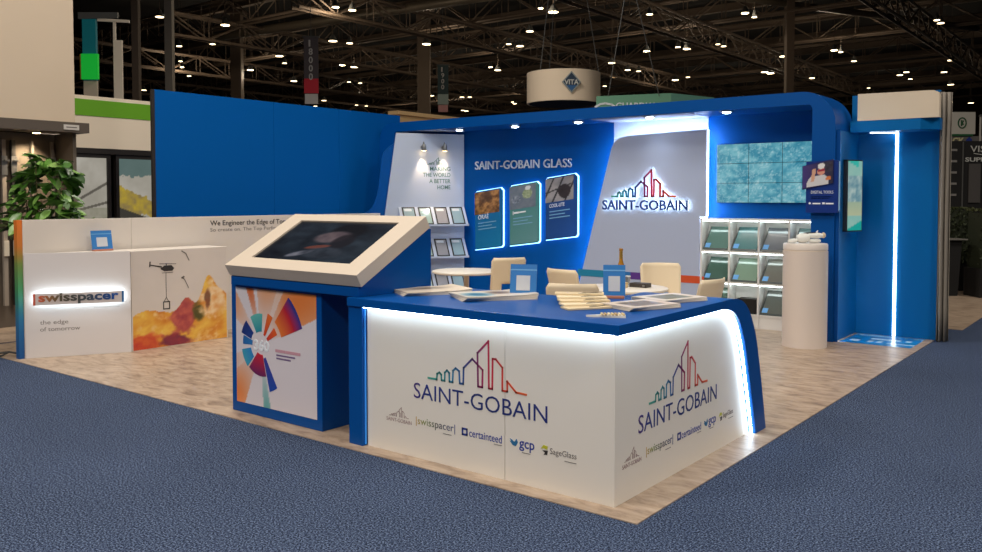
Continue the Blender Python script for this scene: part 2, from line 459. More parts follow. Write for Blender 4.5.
# wedge head
head = [(4.06, 1.022), (4.80, 1.022), (4.80, 1.47), (4.775, 1.47), (4.06, 1.085)]
MB().prism(head, (0, 0, 0), Y1, Z1, X1, -5.79, -4.335).build('wedge_head', BLUE, kk)
tu = Vector((0, .69, .385)).normalized(); tn = Vector((1, 0, 0)).cross(tu)
sP = Vector((-5.80, 4.055, 1.092))
Ls = 0.80; Ws = 1.50
ob = MB()
outer = [(0, 0), (Ws, 0), (Ws, Ls), (0, Ls)]; inner = [(.19, .13), (Ws - .19, .13), (Ws - .19, Ls - .10), (.19, Ls - .10)]
ob.ring(outer, inner, sP, X1, tu, tn, 0.0, 0.098)
ob.build('bezel', CREAM2, kk, bevel=.003)
ob = MB(); ob.prism([(.18, .12), (Ws - .18, .12), (Ws - .18, Ls - .09), (.18, Ls - .09)], sP, X1, tu, tn, 0.02, 0.084); ob.build('screen_body', DARK, kk)
def kscreen(u, v):
    n = fbm(u * 6, v * 6, 3); m_ = fbm(u * 16, v * 12, 8)
    c = mix((10, 16, 24), (44, 54, 64), n * 1.2 - .25 + .3 * u)
    def e_(x, y, rx, ry, ang=0.0):
        dx, dy = u - x, v - y; ca, sa = math.cos(ang), math.sin(ang)
        return max(0.0, min(1.0, (1 - math.hypot((dx * ca + dy * sa) / rx, (-dx * sa + dy * ca) / ry)) * 3.5))
    c = mix(c, (14, 16, 22), e_(.62, .80, .20, .22) * .9)
    c = mix(c, mix((78, 66, 72), (128, 108, 108), m_), e_(.53, .62, .20, .17, .5) * .85)
    c = mix(c, (24, 22, 28), e_(.68, .52, .12, .22) * .8)
    c = mix(c, (120, 62, 50), e_(.50, .36, .14, .05, .35) * .8)
    c = mix(c, mix((70, 70, 82), (150, 148, 156), m_), e_(.40, .18, .16, .06, .7) * .85)
    c = mix(c, mix((24, 30, 38), (70, 74, 84), m_), e_(.62, .22, .24, .16) * .6)
    return c
printed('screen', sP + X1 * .20 + tu * .14 + tn * .086, X1, tu, Ws - .40, Ls - .25, 90, 56, kscreen, SCREEN_DIM, kk)
# printed front: soft radial rays with coloured wedges
RAYS = [(0, 22, (224, 218, 226), .2), (22, 58, (228, 128, 62), 1), (58, 66, (236, 190, 160), .8), (66, 96, (230, 150, 96), .9), (96, 102, (236, 224, 226), .5), (102, 113, (212, 92, 34), 1), (113, 128, (226, 220, 226), .4),
        (128, 150, (230, 152, 100), .9), (150, 196, (218, 212, 224), .3), (196, 214, (230, 160, 110), .7), (214, 246, (230, 132, 70), 1), (246, 272, (222, 216, 224), .3), (272, 283, (70, 158, 158), .8), (283, 360, (220, 214, 224), .2)]
def kposter(u, v):
    a = math.degrees(math.atan2((v - .52) * .915, (u - .33) * .965)) % 360; d = math.hypot(u - .33, v - .52)
    c = (222, 214, 222)
    for a0, a1, cc, st in RAYS:
        if a0 <= a < a1:
            k = min(1, max(0, d * 2.6 - .35)) * st * (.75 + .25 * math.sin((a - a0) / (a1 - a0) * math.pi))
            c = mix(c, cc, k)
    return c
pw, ph = 0.965, 0.915
P = Vector((-5.785, 4.0985, 0.085))
ps = printed('printed_graphic', P, X1, Z1, pw, ph, 90, 90, kposter, INK, kk)
def wedge(a0, a1, r0, r1, c0, c1, name='colour_wedge'):
    n = 5
    pts = [(pw * .33 + r1 * math.cos(R(a0 + (a1 - a0) * k / n)), ph * .52 + r1 * math.sin(R(a0 + (a1 - a0) * k / n))) for k in range(n + 1)]
    pts += [(pw * .33 + r0 * math.cos(R(a1 - (a1 - a0) * k / n)), ph * .52 + r0 * math.sin(R(a1 - (a1 - a0) * k / n))) for k in range(n + 1)]
    flat(name, [pts], P, X1, Z1, INK, ps, .0005, .0016, cols=lambda a, b: mix(c0, c1, (math.hypot(a - pw * .33, b - ph * .52) - r0) / (r1 - r0)))
wedge(20, 50, .26, .42, (226, 120, 44), (190, 30, 50)); wedge(20, 50, .42, .52, (176, 30, 56), (30, 50, 140))
wedge(58, 72, .09, .27, (210, 60, 30), (226, 110, 40)); wedge(28, 44, .09, .22, (206, 50, 40), (226, 96, 30))
wedge(86, 122, .11, .25, (40, 140, 160), (96, 184, 180)); wedge(136, 162, .13, .26, (24, 60, 140), (20, 46, 120))
wedge(164, 182, .11, .23, (40, 120, 190), (30, 100, 170)); wedge(192, 226, .13, .25, (40, 130, 200), (60, 160, 190))
wedge(230, 284, .07, .24, (200, 30, 50), (110, 30, 90)); wedge(286, 302, .10, .36, (60, 60, 150), (20, 70, 170))
text('lettering', '360', P + X1 * (pw * .235) + Z1 * (ph * .475), X1, Z1, WHITEINK, ps, w=.19, h=.085, t=.003, bold=.03)
flat('small_print', [[(0, .0), (.17, .0), (.17, .012), (0, .012)], [(0, .025), (.22, .025), (.22, .037), (0, .037)]], P + X1 * (pw * .52) + Z1 * (ph * .43), X1, Z1, mat('mauve_ink', (120, 100, 140), .6), ps)
flat('small_print', stroke([(0, 0), (.10, 0)], .022) + stroke([(.125, 0), (.27, 0)], .022), P + X1 * (pw * .52) + Z1 * (ph * .50), X1, Z1, mat('rose_ink', (200, 150, 164), .6), ps)

# ------------------------------------------------------------------ low white wall on the left and its display cabinets
wl = thing('wall_left', (-9.45, 6.6, 0.006), 'low white wall with a rainbow end strip and grey lettering behind the lit cabinets', 'wall', kind='structure')
box('panel', WHITE, -9.53, -9.44, 4.06, 5.268, z0, 1.47, wl, bevel=.003)
box('panel', WHITE, -9.53, -9.44, 5.272, 9.3, z0, 1.47, wl, bevel=.003)
ES = [(0, (10, 80, 150)), (.28, (30, 110, 160)), (.5, (60, 140, 90)), (.68, (110, 140, 70)), (.8, (200, 120, 50)), (1, (228, 118, 40))]
ce = MB(); n = 16
for k in range(n):
    ce.box(-9.515, -9.440, 4.005, 4.058, z0 + (1.464) * k / n, z0 + 1.464 * (k + 1) / n)
me = ce.mesh('end_strip'); ink(me, [ramp(ES, v.co.z / 1.47) for v in me.vertices])
link('end_strip', me, INK, wl)
text('lettering', 'We Engineer the Edge of Tomorrow', (-9.44, 6.32, 1.335), Y1, Z1, INKD, wl, w=1.46, h=.085, t=.002, bold=.008)
text('lettering', 'So create on. The Top Performing Spacer', (-9.44, 6.32, 1.265), Y1, Z1, INKG, wl, w=1.46, h=.06, t=.001)
# angled cabinet with the lit name plate
c1 = thing('sign_cabinet', (-9.2, 4.6, 0.006), 'white angled cabinet with a glowing name plate at the left end', 'cabinet')
A = Vector((-9.44, 4.07, 0)); Bp = Vector((-8.94, 4.972, 0)); U = (Bp - A).normalized(); N = U.cross(Z1)
MB().prism([(-9.385, 4.07 + .02), (-9.36, 4.07 + .145), (-8.94, 4.972 - .002), (-9.385, 4.970)], (0, 0, 0), X1, Y1, Z1, z0, 1.12) if False else None
bd = MB().prism([(A.x + .06, A.y + .108), (Bp.x, Bp.y), (-9.385, Bp.y)], (0, 0, 0), X1, Y1, Z1, z0, 1.115); bd.build('body', WHITE, c1)
MB().prism([(0, z0), (1.033, z0), (1.033, 1.12), (0, 1.12)], A, U, Z1, N, 0.0, .018).build('front_panel', mat('swiss_white', (216, 210, 210), .5), c1, bevel=.002)
MB().prism([(.085, .572), (.964, .572), (.964, .694), (.085, .694)], A, U, Z1, N, .078, .090).build('name_plate', mat('plate_grey', (205, 196, 196), .5), c1)
MB().prism([(.10, .585), (.95, .585), (.95, .682), (.10, .682)], A, U, Z1, N, .064, .070).build('halo_light', LED_H, c1)
PS = [(0, (206, 90, 60)), (.12, (150, 100, 60)), (.25, (90, 80, 60)), (.6, (60, 70, 80)), (.85, (30, 70, 130)), (1, (20, 80, 160))]
text('lettering', 'swisspacer', A + U * .135 + Z1 * .578 + N * .090, U, Z1, INK, c1, w=.775, h=.118, t=.004, bold=.03, cols=lambda a, b: ramp(PS, a / .755))
flat('plate_bar', [[(0, 0), (.022, 0), (.022, .122), (0, .122)]], A + U * .085 + Z1 * .572 + N * .090, U, Z1, mat('rust_ink', (196, 90, 66), .5), c1)
flat('plate_bar', [[(0, 0), (.022, 0), (.022, .122), (0, .122)]], A + U * .942 + Z1 * .572 + N * .090, U, Z1, mat('steel_blue_ink', (26, 90, 150), .5), c1)
text('lettering', 'the edge', A + U * .14 + Z1 * .345 + N * .018, U, Z1, INKG, c1, w=.27, h=.058, t=.001)
text('lettering', 'of tomorrow', A + U * .14 + Z1 * .285 + N * .018, U, Z1, INKG, c1, w=.385, h=.045, t=.001)
flat('small_print', [[(0, 0), (.26, 0), (.26, .01), (0, .01)]], A + U * .66 + Z1 * .515 + N * .018, U, Z1, mat('pale_ink', (190, 184, 184), .6), c1)
# picture cabinet
c2 = thing('picture_cabinet', (-9.15, 5.58, 0.006), 'white cabinet printed with a helicopter over orange and yellow mountains', 'cabinet')
box('body', WHITE, -9.385, -8.935, 4.978, 6.21, z0, 1.115, c2, bevel=.003)
def mountain(u, v):
    ridge = .30 + .05 * math.sin(u * 9) + .06 * fbm(u * 8, 2, 4)
    ridge += .18 * math.exp(-((u - .55) / .10) ** 2) + .30 * math.exp(-((u - .80) / .10) ** 2) + .12 * math.exp(-((u - .98) / .1) ** 2)
    n = fbm(u * 6 + v * 4, v * 10 - u * 5, 5)
    if v > ridge + .02: return mix((222, 212, 204), (205, 196, 190), fbm(u * 3, v * 3, 1) - .2)
    n2 = fbm(u * 14 - v * 9, v * 16 + u * 7, 11); n3 = fbm(u * 5, v * 5, 21)
    c = mix((240, 196, 84), (214, 128, 40), n * 1.7 - .3)
    c = mix(c, (246, 222, 170), max(0, n2 * 2.4 - 1.35))
    def blobm(x, y, rx, ry): return max(0.0, min(1.0, (1.25 - math.hypot((u - x) / rx, (v - y) / ry) + (n2 - .5) * 1.1) * 2.2))
    c = mix(c, mix((150, 50, 66), (206, 104, 84), n2 * 1.5 - .2), blobm(.52, .30, .13, .20))
    c = mix(c, mix((60, 66, 30), (120, 96, 44), n2), blobm(.68, .32, .06, .10))
    c = mix(c, mix((226, 156, 84), (244, 216, 172), n2 * 1.8 - .4), blobm(.85, .42, .14, .16))
    c = mix(c, mix((130, 60, 40), (90, 60, 40), n2), blobm(.78, .45, .03, .10) * .8)
    c = mix(c, mix((190, 44, 44), (226, 120, 50), n2), blobm(.10, .06, .18, .09))
    c = mix(c, mix((90, 34, 74), (170, 60, 60), n2), blobm(.42, .05, .16, .06))
    return c
pc = printed('printed_graphic', (-8.9335, 4.990, z0 + .005), Y1, Z1, 1.205, 1.10, 110, 100, mountain, INK, c2)
hp = [[(-.02, .0), (.03, -.03), (.13, -.03), (.155, .0), (.12, .035), (.03, .035)], [(-.14, .045), (.0, .012), (.0, .03), (-.14, .055)], [(-.155, .03), (-.14, .03), (-.135, .09), (-.15, .09)],
      [(-.03, .055), (.18, .045), (.18, .05), (-.03, .062)], [(.05, .03), (.06, .03), (.06, .06), (.05, .06)], [(.0, -.045), (.14, -.045), (.14, -.05), (.0, -.05)]]
flat('helicopter_print', hp, (-8.932, 5.345, .90), Y1, Z1, INKD, c2, 0, .001)
flat('sling_print', stroke([(.05, -.05), (.05, -.33), (.02, -.38)], .006) + stroke([(.05, -.33), (.08, -.38)], .006) + stroke([(.015, -.38), (.09, -.38), (.09, -.46), (.015, -.46), (.015, -.38)], .012), (-8.932, 5.345, .90), Y1, Z1, INKD, c2, 0, .001)
flat('bird_print', stroke([(0, 0), (.05, -.03), (.09, -.11)], .012), (-8.932, 5.60, 1.09), Y1, Z1, INKG, c2, 0, .001)
flat('bird_print', stroke([(0, 0), (.03, -.02), (.08, -.12)], .008) + stroke([(0, 0), (.02, .01)], .02), (-8.932, 5.60, .78), Y1, Z1, INKG, c2, 0, .001)
# blue code card standing on the cabinets (its code left blank)
def code_stand(name, loc, rotz, label, w=.2, h=.22, group='blue code stands'):
    t = thing(name, loc, label, 'sign', group, rotz=rotz)
    b = mat('mid_blue_card', (48, 120, 190), .4)
    m = MB().prism([(-w/2, 0), (w/2, 0), (w/2, h), (-w/2, h)], (0, 0, .012), X1, Vector((0, .18, 1)).normalized(), Vector((0, -1, .18)).normalized(), 0, .006); m.build('card', b, t, local=True)
    MB().prism([(-w*.26, h*.16), (w*.26, h*.16), (w*.26, h*.64), (-w*.26, h*.64)], (0, 0, .012), X1, Vector((0, .18, 1)).normalized(), Vector((0, -1, .18)).normalized(), .006, .008).build('label_patch', mat('patch_grey', (196, 200, 208), .5), t, local=True)
    MB().prism([(-w/2, h*.80), (w/2, h*.80), (w/2, h*.84), (-w/2, h*.84)], (0, 0, .012), X1, Vector((0, .18, 1)).normalized(), Vector((0, -1, .18)).normalized(), .006, .0075).build('stripe', mat('pale_blue_ink', (110, 170, 220), .5), t, local=True)
    MB().box(-w*.46, w*.46, -.035, .03, 0, .018).build('wood_foot', mat('terracotta_wood', (188, 120, 92), .5), t, bevel=.003, local=True)
    return t
code_stand('code_stand', (-9.28, 4.84, 1.117), R(90), 'small blue card stand with a grey square on the low cabinets', .235, .215)

# ------------------------------------------------------------------ tall blue side wall
wb = thing('wall_side', (-10.62, 8.6, 0.006), 'tall plain blue booth wall of three panels behind the low white wall', 'wall', kind='structure')
for a, b in ((6.262, 8.198), (8.202, 9.498), (9.502, 10.92)):
    box('panel', BLUE_W, -10.61, -10.58, a, b, z0, 3.145, wb, bevel=.002)
box('edge_trim', DBROWN, -10.61, -10.575, 6.215, 6.26, z0, 3.145, wb)

# ------------------------------------------------------------------ blue portal frame of the booth
pf = thing('portal_frame', (-6.8, 10.8, 0.006), 'long blue portal frame with rounded corners over the booth back wall', 'portal')
def corner(cx, cz, r, a0, a1, n=8): return [(cx + r * math.cos(R(a0 + (a1 - a0) * k / n)), cz + r * math.sin(R(a0 + (a1 - a0) * k / n))) for k in range(n + 1)]
XL, XR, ZT = -10.57, -3.035, 2.97
outer = [(XR, z0)] + corner(XR - .40, ZT - .40, .40, 0, 90) + corner(XL + .30, ZT - .30, .30, 90, 180) + [(XL, z0)]
inner = [(XR - .27, z0)] + corner(XR - .27 - .06, 2.815 - .06, .06, 0, 90) + corner(XL + .42, 2.815 - .06, .06, 90, 180) + [(XL + .36, z0)]
MB().ring(outer, inner, (0, 0, 0), X1, Z1, Y1, 10.40, 11.10, closed=False).build('frame', BLUE, pf, smooth=True)
# white inlay on the soffit above the lit panel
MB().prism([(-6.40, 10.46), (-4.90, 10.42), (-4.90, 11.08), (-6.34, 11.08)], (0, 0, 0), X1, Y1, Z1, 2.808, 2.814).build('soffit_inlay', WHITE_C, pf)
MB().prism([(-10.05, 10.42), (-9.22, 10.42), (-9.22, 11.06), (-9.30, 11.0)], (0, 0, 0), X1, Y1, Z1, 2.808, 2.814).build('soffit_inlay', WHITE_C, pf)
for i, (x, y) in enumerate(((-8.95, 10.60), (-7.85, 10.62), (-6.70, 10.60), (-5.53, 10.56), (-4.42, 10.52))):
    nm = ['above the angled white panel', 'above the first letters on the blue wall', 'above the third lit poster', 'over the white emblem panel', 'nearest the video wall']
    d = thing('downlight', (x, y, 2.80), 'small round recessed spotlight in the blue soffit ' + nm[i], 'light', 'downlights in the portal soffit')
    MB().lathe([(.055, -.004), (.085, -.004), (.09, .006), (.05, .006)], (x, y, 2.802)).build('ring', METAL, d, smooth=True)
    MB().lathe([(.02, -.016), (.045, -.010), (.056, .004)], (x, y, 2.796)).build('lens', LED, d)
    sp = bpy.data.lights.new('downlight_bulb', 'SPOT'); sp.energy = 10; sp.color = (.9, .95, 1); sp.spot_size = R(120); sp.spot_blend = .9; sp.shadow_soft_size = .05
    so = bpy.data.objects.new('downlight_bulb', sp); COL.objects.link(so); so.parent = d; so.location = (0, 0, -.03)

# ------------------------------------------------------------------ back wall
wk = thing('wall_back', (-7, 11.2, 0.006), 'deep blue back wall with white raised lettering', 'wall', kind='structure')
box('panel', BLUE_D, -10.57, -6.40, 11.105, 11.18, z0, 2.9, wk)
box('panel', WHITE_C, -6.396, -4.925, 11.105, 11.18, z0, 2.9, wk)
box('panel', BLUE_D, -4.921, -3.31, 11.105, 11.18, z0, 2.9, wk)
text('lettering', 'SAINT-GOBAIN GLASS', (-9.025, 11.105, 2.175), X1, Z1, mat('raised_white_letters', (206, 212, 226), .4), wk, w=1.90, h=.135, t=.02, bold=.0)

# angled white panel at the left of the portal
ap = thing('wall_angled', (-9.7, 10.75, 0.006), 'pale angled panel with a green slogan and two small spotlights', 'wall', kind='structure')
aA = Vector((-9.848, 10.075, 0)); aB = Vector((-9.262, 11.09, 0)); aU = (aB - aA).normalized(); aN = aU.cross(Z1)
aL = (aB - aA).length
MB().prism([(-.40, z0), (aL, z0), (aL, 2.765), (0, 2.765)], aA, aU, Z1, aN, -.03, 0).build('panel', WHITE_C, ap)
wing = arc([(-.02, 2.60), (-.20, 2.45), (-.255, 2.2), (-.29, 1.9), (-.34, 1.68), (-.42, 1.53), (-.55, 1.45), (-.70, 1.43)]) + [(-.70, z0), (-.40, z0), (0, 2.60)]
MB().prism(wing, aA, aU, Z1, aN, -.06, -.032).build('blue_border', BLUE, ap, smooth=True)
GRN = [(0, (90, 120, 110)), (1, (60, 130, 110))]
TG = mat('green_grey_ink', (70, 112, 108), .6)
for i, (s, w_) in enumerate((('MAKING', .20), ('THE WORLD', .48), ('A BETTER', .37), ('HOME', .23))):
    text('lettering', s, aA + aU * .93 + Z1 * (2.155 - .102 * i), aU, Z1, TG, ap, w=w_ if i else .36, h=.068, align='R', t=.002, bold=.01)
skyline(ap, aA + aU * .53 + Z1 * 2.26, aU, Z1, .30, .03, 0, .002, mono=TG)
for s, nm in ((.44, 'left'), (.80, 'right')):
    p = aA + aU * s + Z1 * 2.56
    lm = thing('wall_spotlight', p, 'small chrome arm spotlight over the slogan, %s of the two' % nm, 'lamp', 'spotlights over the slogan')
    MB().tube([p, p + aN * .04, p + aN * .08 + Z1 * .06, p + aN * .11 + Z1 * .03], .009).build('arm', METAL, lm, smooth=True)
    MB().tube([p - Z1 * .02 + aN * .002, p + aN * .02 - Z1 * .02], .03, 12).build('wall_plate', METAL, lm)
    q = p + aN * .11 + Z1 * .03
    dn = (Vector((0, 0, -1)) - aN * .16).normalized()
    MB().tube([q, q + dn * .03, q + dn * .11], [.02, .035, .04], 12).build('head', METAL, lm, smooth=True)
    MB().tube([q + dn * .111, q + dn * .114], .034, 12).build('lens', WARMLED, lm)
    sp = bpy.data.lights.new('spot_bulb', 'SPOT'); sp.energy = 32; sp.color = (1, .70, .42); sp.spot_size = R(60); sp.spot_blend = .8; sp.shadow_soft_size = .03
    so = bpy.data.objects.new('spot_bulb', sp); COL.objects.link(so); so.parent = lm
    so.location = q + dn * .12 - p
    so.rotation_euler = dn.to_track_quat('-Z', 'Y').to_euler()
# wedge shelves with framed glass samples
ORD = ['top', 'middle', 'bottom']; PO = ['first', 'second', 'third', 'fourth']
GCOL = [(150, 172, 180), (154, 178, 172), (150, 150, 156), (146, 172, 184)]
for r in range(3):
    zl = 1.265 - .525 * r
    sh = thing('wedge_shelf', aA + aU * .58 + aN * .1 + Z1 * (zl - .02), 'white sloping display shelf, %s of three on the angled panel' % ORD[r], 'shelf', 'sloping sample shelves')
    MB().prism([(.001, zl + .29), (.001, zl - .02), (.265, zl - .02), (.265, zl + .012), (.25, zl + .012), (.235, zl + .005), (.03, zl + .29)], aA, aN, Z1, aU, .02, aL - .01).build('board', WHITE_C, sh)
    sl = (aN * -.205 + Z1 * .285).normalized(); sn = aU.cross(sl)
    for k in range(4):
        s0 = .07 + .275 * k
        pp = aA + aU * s0 + aN * .238 + Z1 * (zl + .006) + sn * .001
        g = thing('glass_sample', pp, 'black-framed glass sample, %s from the left on the %s sloping shelf' % (PO[k], ORD[r]), 'glass sample', 'framed samples on the sloping shelves')
        MB().ring([(0, 0), (.215, 0), (.215, .34), (0, .34)], [(.018, .018), (.197, .018), (.197, .322), (.018, .322)], pp, aU, sl, sn, 0, .014).build('frame', DARK, g)
        MB().prism([(.016, .016), (.199, .016), (.199, .324), (.016, .324)], pp, aU, sl, sn, .002, .008).build('pane', mat('sample_pane_%d' % k, GCOL[k], .12, spec=.7), g)
        MB().prism([(.035, .262), (.16, .262), (.16, .31), (.035, .31)], pp, aU, sl, sn, .0082, .0095).build('caption', mat('caption_card', (205, 214, 220), .5), g)

# three lit posters
def photo1(u, v):
    n = fbm(u * 9, v * 7, 3); c = mix((60, 34, 18), (186, 136, 84), n * 2 - .5)
    if v < .35 and u < .5: c = mix(c, (190, 140, 60), fbm(u * 16, v * 12, 8) * 1.2 - .3)
    if math.hypot(u - .45, v - .75) < .25: c = mix(c, (90, 66, 52), .6)
    return c
def photo2(u, v):
    c = mix((82, 98, 116), (130, 138, 150), fbm(u * 5, v * 5, 6))
    if math.hypot((u - .68) * 1.2, v - .62) < .22: c = mix((84, 110, 60), (200, 206, 190), fbm(u * 20, v * 20, 4))
    if math.hypot((u - .25), v - .42) < .17: c = mix((40, 56, 80), (190, 196, 206), fbm(u * 18, v * 18, 7))
    if math.hypot((u - .7), v - .86) < .1: c = (214, 220, 222)
    return c
def photo3(u, v):
    c = mix((112, 112, 120), (170, 165, 165), fbm(u * 4, v * 4, 2))
    for k in (.1, .45, .9):
        if abs((u - k) - (v - .5) * .4) < .035: c = (46, 46, 52)
    if abs(v - .55 - (u - .5) * .3) < .03: c = (58, 56, 60)
    if math.hypot((u - .68) * 1.1, (v - .4) * .8) < .24: c = mix((26, 24, 30), (60, 50, 56), fbm(u * 9, v * 9, 1))
    return c
posters = [(-8.99, .845, (0, 100, 160), (0, 124, 178), photo1, 'brown wood photo over a blue field', 'ORAÉ', .10),
           (-8.27, .935, (70, 132, 132), (96, 146, 152), photo2, 'photo of workers over a teal field', None, .0),
           (-7.57, 1.050, (4, 62, 128), (6, 68, 138), photo3, 'photo of dark glazing bars over a navy field', 'COOL-LITE', .0)]
for i, (x, zb, ca, cb, ph, desc, ttl, pz) in enumerate(posters):
    w_, h_, rise = .575, .955, .075
    pt = thing('lit_poster', (x + .28, 11.08, zb), 'edge-lit poster with ' + desc, 'poster', 'edge-lit posters on the blue wall')
    def shape(u, v, w_=w_, h_=h_, rise=rise): return (u * w_, v * h_ + u * rise)
    cnr = .05
    base = [(0, 0), (w_ - .03, rise - .004), (w_, rise + .03), (w_, h_ + rise - cnr), (w_ - cnr, h_ + rise - .006), (.03, h_ + .004), (0, h_ - .03)]
    Pp = Vector((x, 11.045, zb))
    MB().prism(base, Pp, X1, Z1, Y1, 0, .018).build('board', mat('poster_board_%d' % i, ca, .4), pt)
    big = []
    cx, cz = w_ / 2, (h_ + rise) / 2
    for a, b in base:
        dx, dz = a - cx, b - cz; L = 1
        big.append((a + (.013 if dx > 0 else -.008), b + (.010 if dz > 0 else -.012)))
    MB().prism(big, Pp, X1, Z1, Y1, .019, .036).build('edge_light', LED_B, pt)
    ys0 = .62
    def fld(u, v, ca=ca, cb=cb): return mix(ca, cb, .3 * u + .7 * (1 - v))
    def m1(u, v, w_=w_, h_=h_, rise=rise): 
        x_ = .02 + u * (w_ - .05); return (x_, .02 + v * (h_ * .58) + x_ / w_ * rise)
    printed('printed_field', Pp - Y1 * .0015, X1, Z1, 1, 1, 8, 8, fld, INK, pt, mask=m1)
    def m2(u, v, w_=w_, h_=h_, rise=rise):
        x_ = -.004 + u * (w_ - .06); return (x_, h_ * .60 + v * (h_ * .38) + x_ / w_ * rise)
    printed('printed_photo', Pp - Y1 * .002, X1, Z1, 1, 1, 34, 28, ph, INK, pt, mask=m2)
    PU = Vector((w_, 0, rise)).normalized()
    if ttl: text('lettering', ttl, Pp + X1 * .07 + Z1 * (.49 + .01) - Y1 * .0015, PU, Z1, WHITEINK, pt, w=.28 if i else .22, h=.055 if i else .09, t=.002)
    else: flat('small_print', stroke([(0, 0), (0, .05)], .012) + stroke([(.03, .025), (.10, .025)], .03) + stroke([(.12, .025), (.24, .025)], .022), Pp + X1 * .07 + Z1 * .50 - Y1 * .0015, PU, Z1, WHITEINK, pt)
    flat('small_print', [[(0, -.05 * k), (.38 - .09 * (k % 2), -.05 * k), (.38 - .09 * (k % 2), -.05 * k + .014), (0, -.05 * k + .014)] for k in range(3)], Pp + X1 * .07 + Z1 * .43 - Y1 * .0015, PU, Z1, mat('faint_blue_ink', (120, 170, 205), .6), pt)

# ------------------------------------------------------------------ white emblem panel with halo sign
ep = thing('emblem_panel', (-5.9, 10.92, 0.006), 'pale grey panel with slanted left edge and glowing rim behind a lit emblem', 'panel')
eo = [(-6.96, z0), (-4.93, z0), (-4.93, 1.45), (-4.85, 1.45), (-4.85, 2.625), (-6.02, 2.592)] + [(-6.12, 2.582), (-6.20, 2.555), (-6.26, 2.505), (-6.30, 2.43)] + [(-6.335, 2.31)]
MB().prism(eo, (0, 0, 0), X1, Z1, Y1, 10.87, 10.92).build('panel', PANEL_G, ep)
def offs(p, d):
    c = (-5.6, 1.3); return (p[0] + (d if p[0] < c[0] else -d), p[1] - (d if p[1] > c[1] else 0))
r1 = [offs(p, .012) for p in eo[1:] + eo[:1]]; r2 = [offs(p, .03) for p in eo[1:] + eo[:1]]
MB().ring(r1, r2, (0, 0, 0), X1, Z1, Y1, 10.925, 10.945, closed=False).build('rim_light', mat('rim_led', (240, 248, 255), .5, emit=40, ecol=(222, 238, 255)), ep)
box('edge_light', mat('edge_led', (240, 250, 255), .5, emit=3.0, ecol=(232, 246, 255)), -4.849, -4.832, 10.90, 10.925, 1.46, 2.625, ep)
st = [((20, 130, 170), -6.87, -6.42), ((30, 110, 180), -6.42, -5.98), ((90, 50, 140), -5.98, -5.72), ((170, 30, 80), -5.72, -5.50), ((200, 40, 60), -5.5, -5.2), ((206, 80, 40), -5.2, -4.86)]
for c, a, b in st:
    box('colour_band', mat('band_%d_%d_%d' % c, c, .5), a, b, 10.867, 10.87, .545, .645, ep)
flat('small_print', stroke([(0, 0), (.18, 0)], .03), (-6.62, 10.868, .42), X1, Z1, INKG, ep)
flat('small_print', stroke([(0, 0), (.06, .0)], .04) + stroke([(.08, 0), (.2, 0)], .025), (-5.15, 10.868, .36), X1, Z1, NAVY, ep)
hs = thing('halo_sign', (-5.75, 10.82, 1.5), 'dark blue halo-lit company lettering under a rainbow skyline emblem on the grey panel', 'sign')
hw = .985; hP = Vector((-6.26, 10.83, 1.725))
skyline(hs, hP, X1, Z1, hw, .026, 0, .014)
text('lettering', 'SAINT-GOBAIN', hP + Vector((-.165 * hw, 0, -.195 * hw)), X1, Z1, INK, hs, w=1.36 * hw, h=.145 * hw, t=.014, bold=.018, cols=lambda a, b: (22, 52, 128))
skyline(hs, hP + Y1 * .008, X1, Z1, hw, .016, 0, .004, name='halo_light', material=LED_H)
text('halo_light', 'SAINT-GOBAIN', hP + Vector((-.165 * hw, .008, -.195 * hw)), X1, Z1, LED_H, hs, w=1.36 * hw, h=.145 * hw, t=.006, bold=-.008)

# ------------------------------------------------------------------ video wall
vw = thing('video_wall', (-4.1, 11.09, 1.65), 'video wall of nine tiles showing a pale turquoise texture', 'screen')
def sea(u, v):
    n = fbm(u * 16, v * 11, 3, 5); f = abs(fbm(u * 22 + 3, v * 15, 12, 5) - .5) * 2
    c = mix((56, 134, 160), (128, 190, 202), n * 1.9 - .45)
    c = mix(c, (196, 224, 226), max(0, (.12 - f) * 6) * .7)
    if u > .55 and v > .5: c = mix(c, (60, 150, 180), .35 * fbm(u * 4, v * 4, 5))
    if hash2(round(u * 70), round(v * 44), 5) > .96: c = mix(c, (220, 238, 240), .35)
    return c
tw, th = .448, .262
for i in range(3):
    for j in range(3):
        px, pz = -4.785 + i * tw, 1.640 + j * th
        tl = box('screen_tile', DARK, px + .001, px + tw - .001, 11.07, 11.103, pz + .001, pz + th - .001, vw)
        printed('picture', (px + .003, 11.068, pz + .003), X1, Z1, tw - .006, th - .006, 36, 22, lambda u, v, i=i, j=j: sea((i + u) / 3, (j + v) / 3), SCREEN, tl)

# ------------------------------------------------------------------ cubby shelf with leaning glass samples
cb = thing('cubby_shelf', (-4.1, 10.98, 0.006), 'white cubby shelf of twelve lit cells below the video wall', 'shelf')
CX = [-4.905, -4.510, -4.112, -3.718, -3.325]; CZ = [.175, .585, .995, 1.42]
CBW = mat('cubby_white', (222, 220, 218), .5)
box('back_board', CBW, -4.915, -3.315, 11.085, 11.10, z0, 1.43, cb)
for x in CX: box('upright', CBW, x - .012, x + .012, 10.86, 11.085, z0 + .0, 1.432, cb)
for k in range(4):
    for z in CZ: box('shelf_board', CBW, CX[k] + .012, CX[k + 1] - .012, 10.86, 11.085, z - .012, z + .012, cb)
    box('kick_board', CBW, CX[k] + .012, CX[k + 1] - .012, 10.87, 10.89, z0, .163, cb)
GC = [[(84, 104, 92), (112, 132, 116), (96, 100, 96), (110, 120, 112)], [(70, 96, 88), (120, 144, 128), (112, 112, 106), (110, 120, 112)], [(88, 120, 114), (76, 120, 124), (98, 104, 112), (84, 110, 110)]]
CO = ['left', 'second', 'third', 'right']
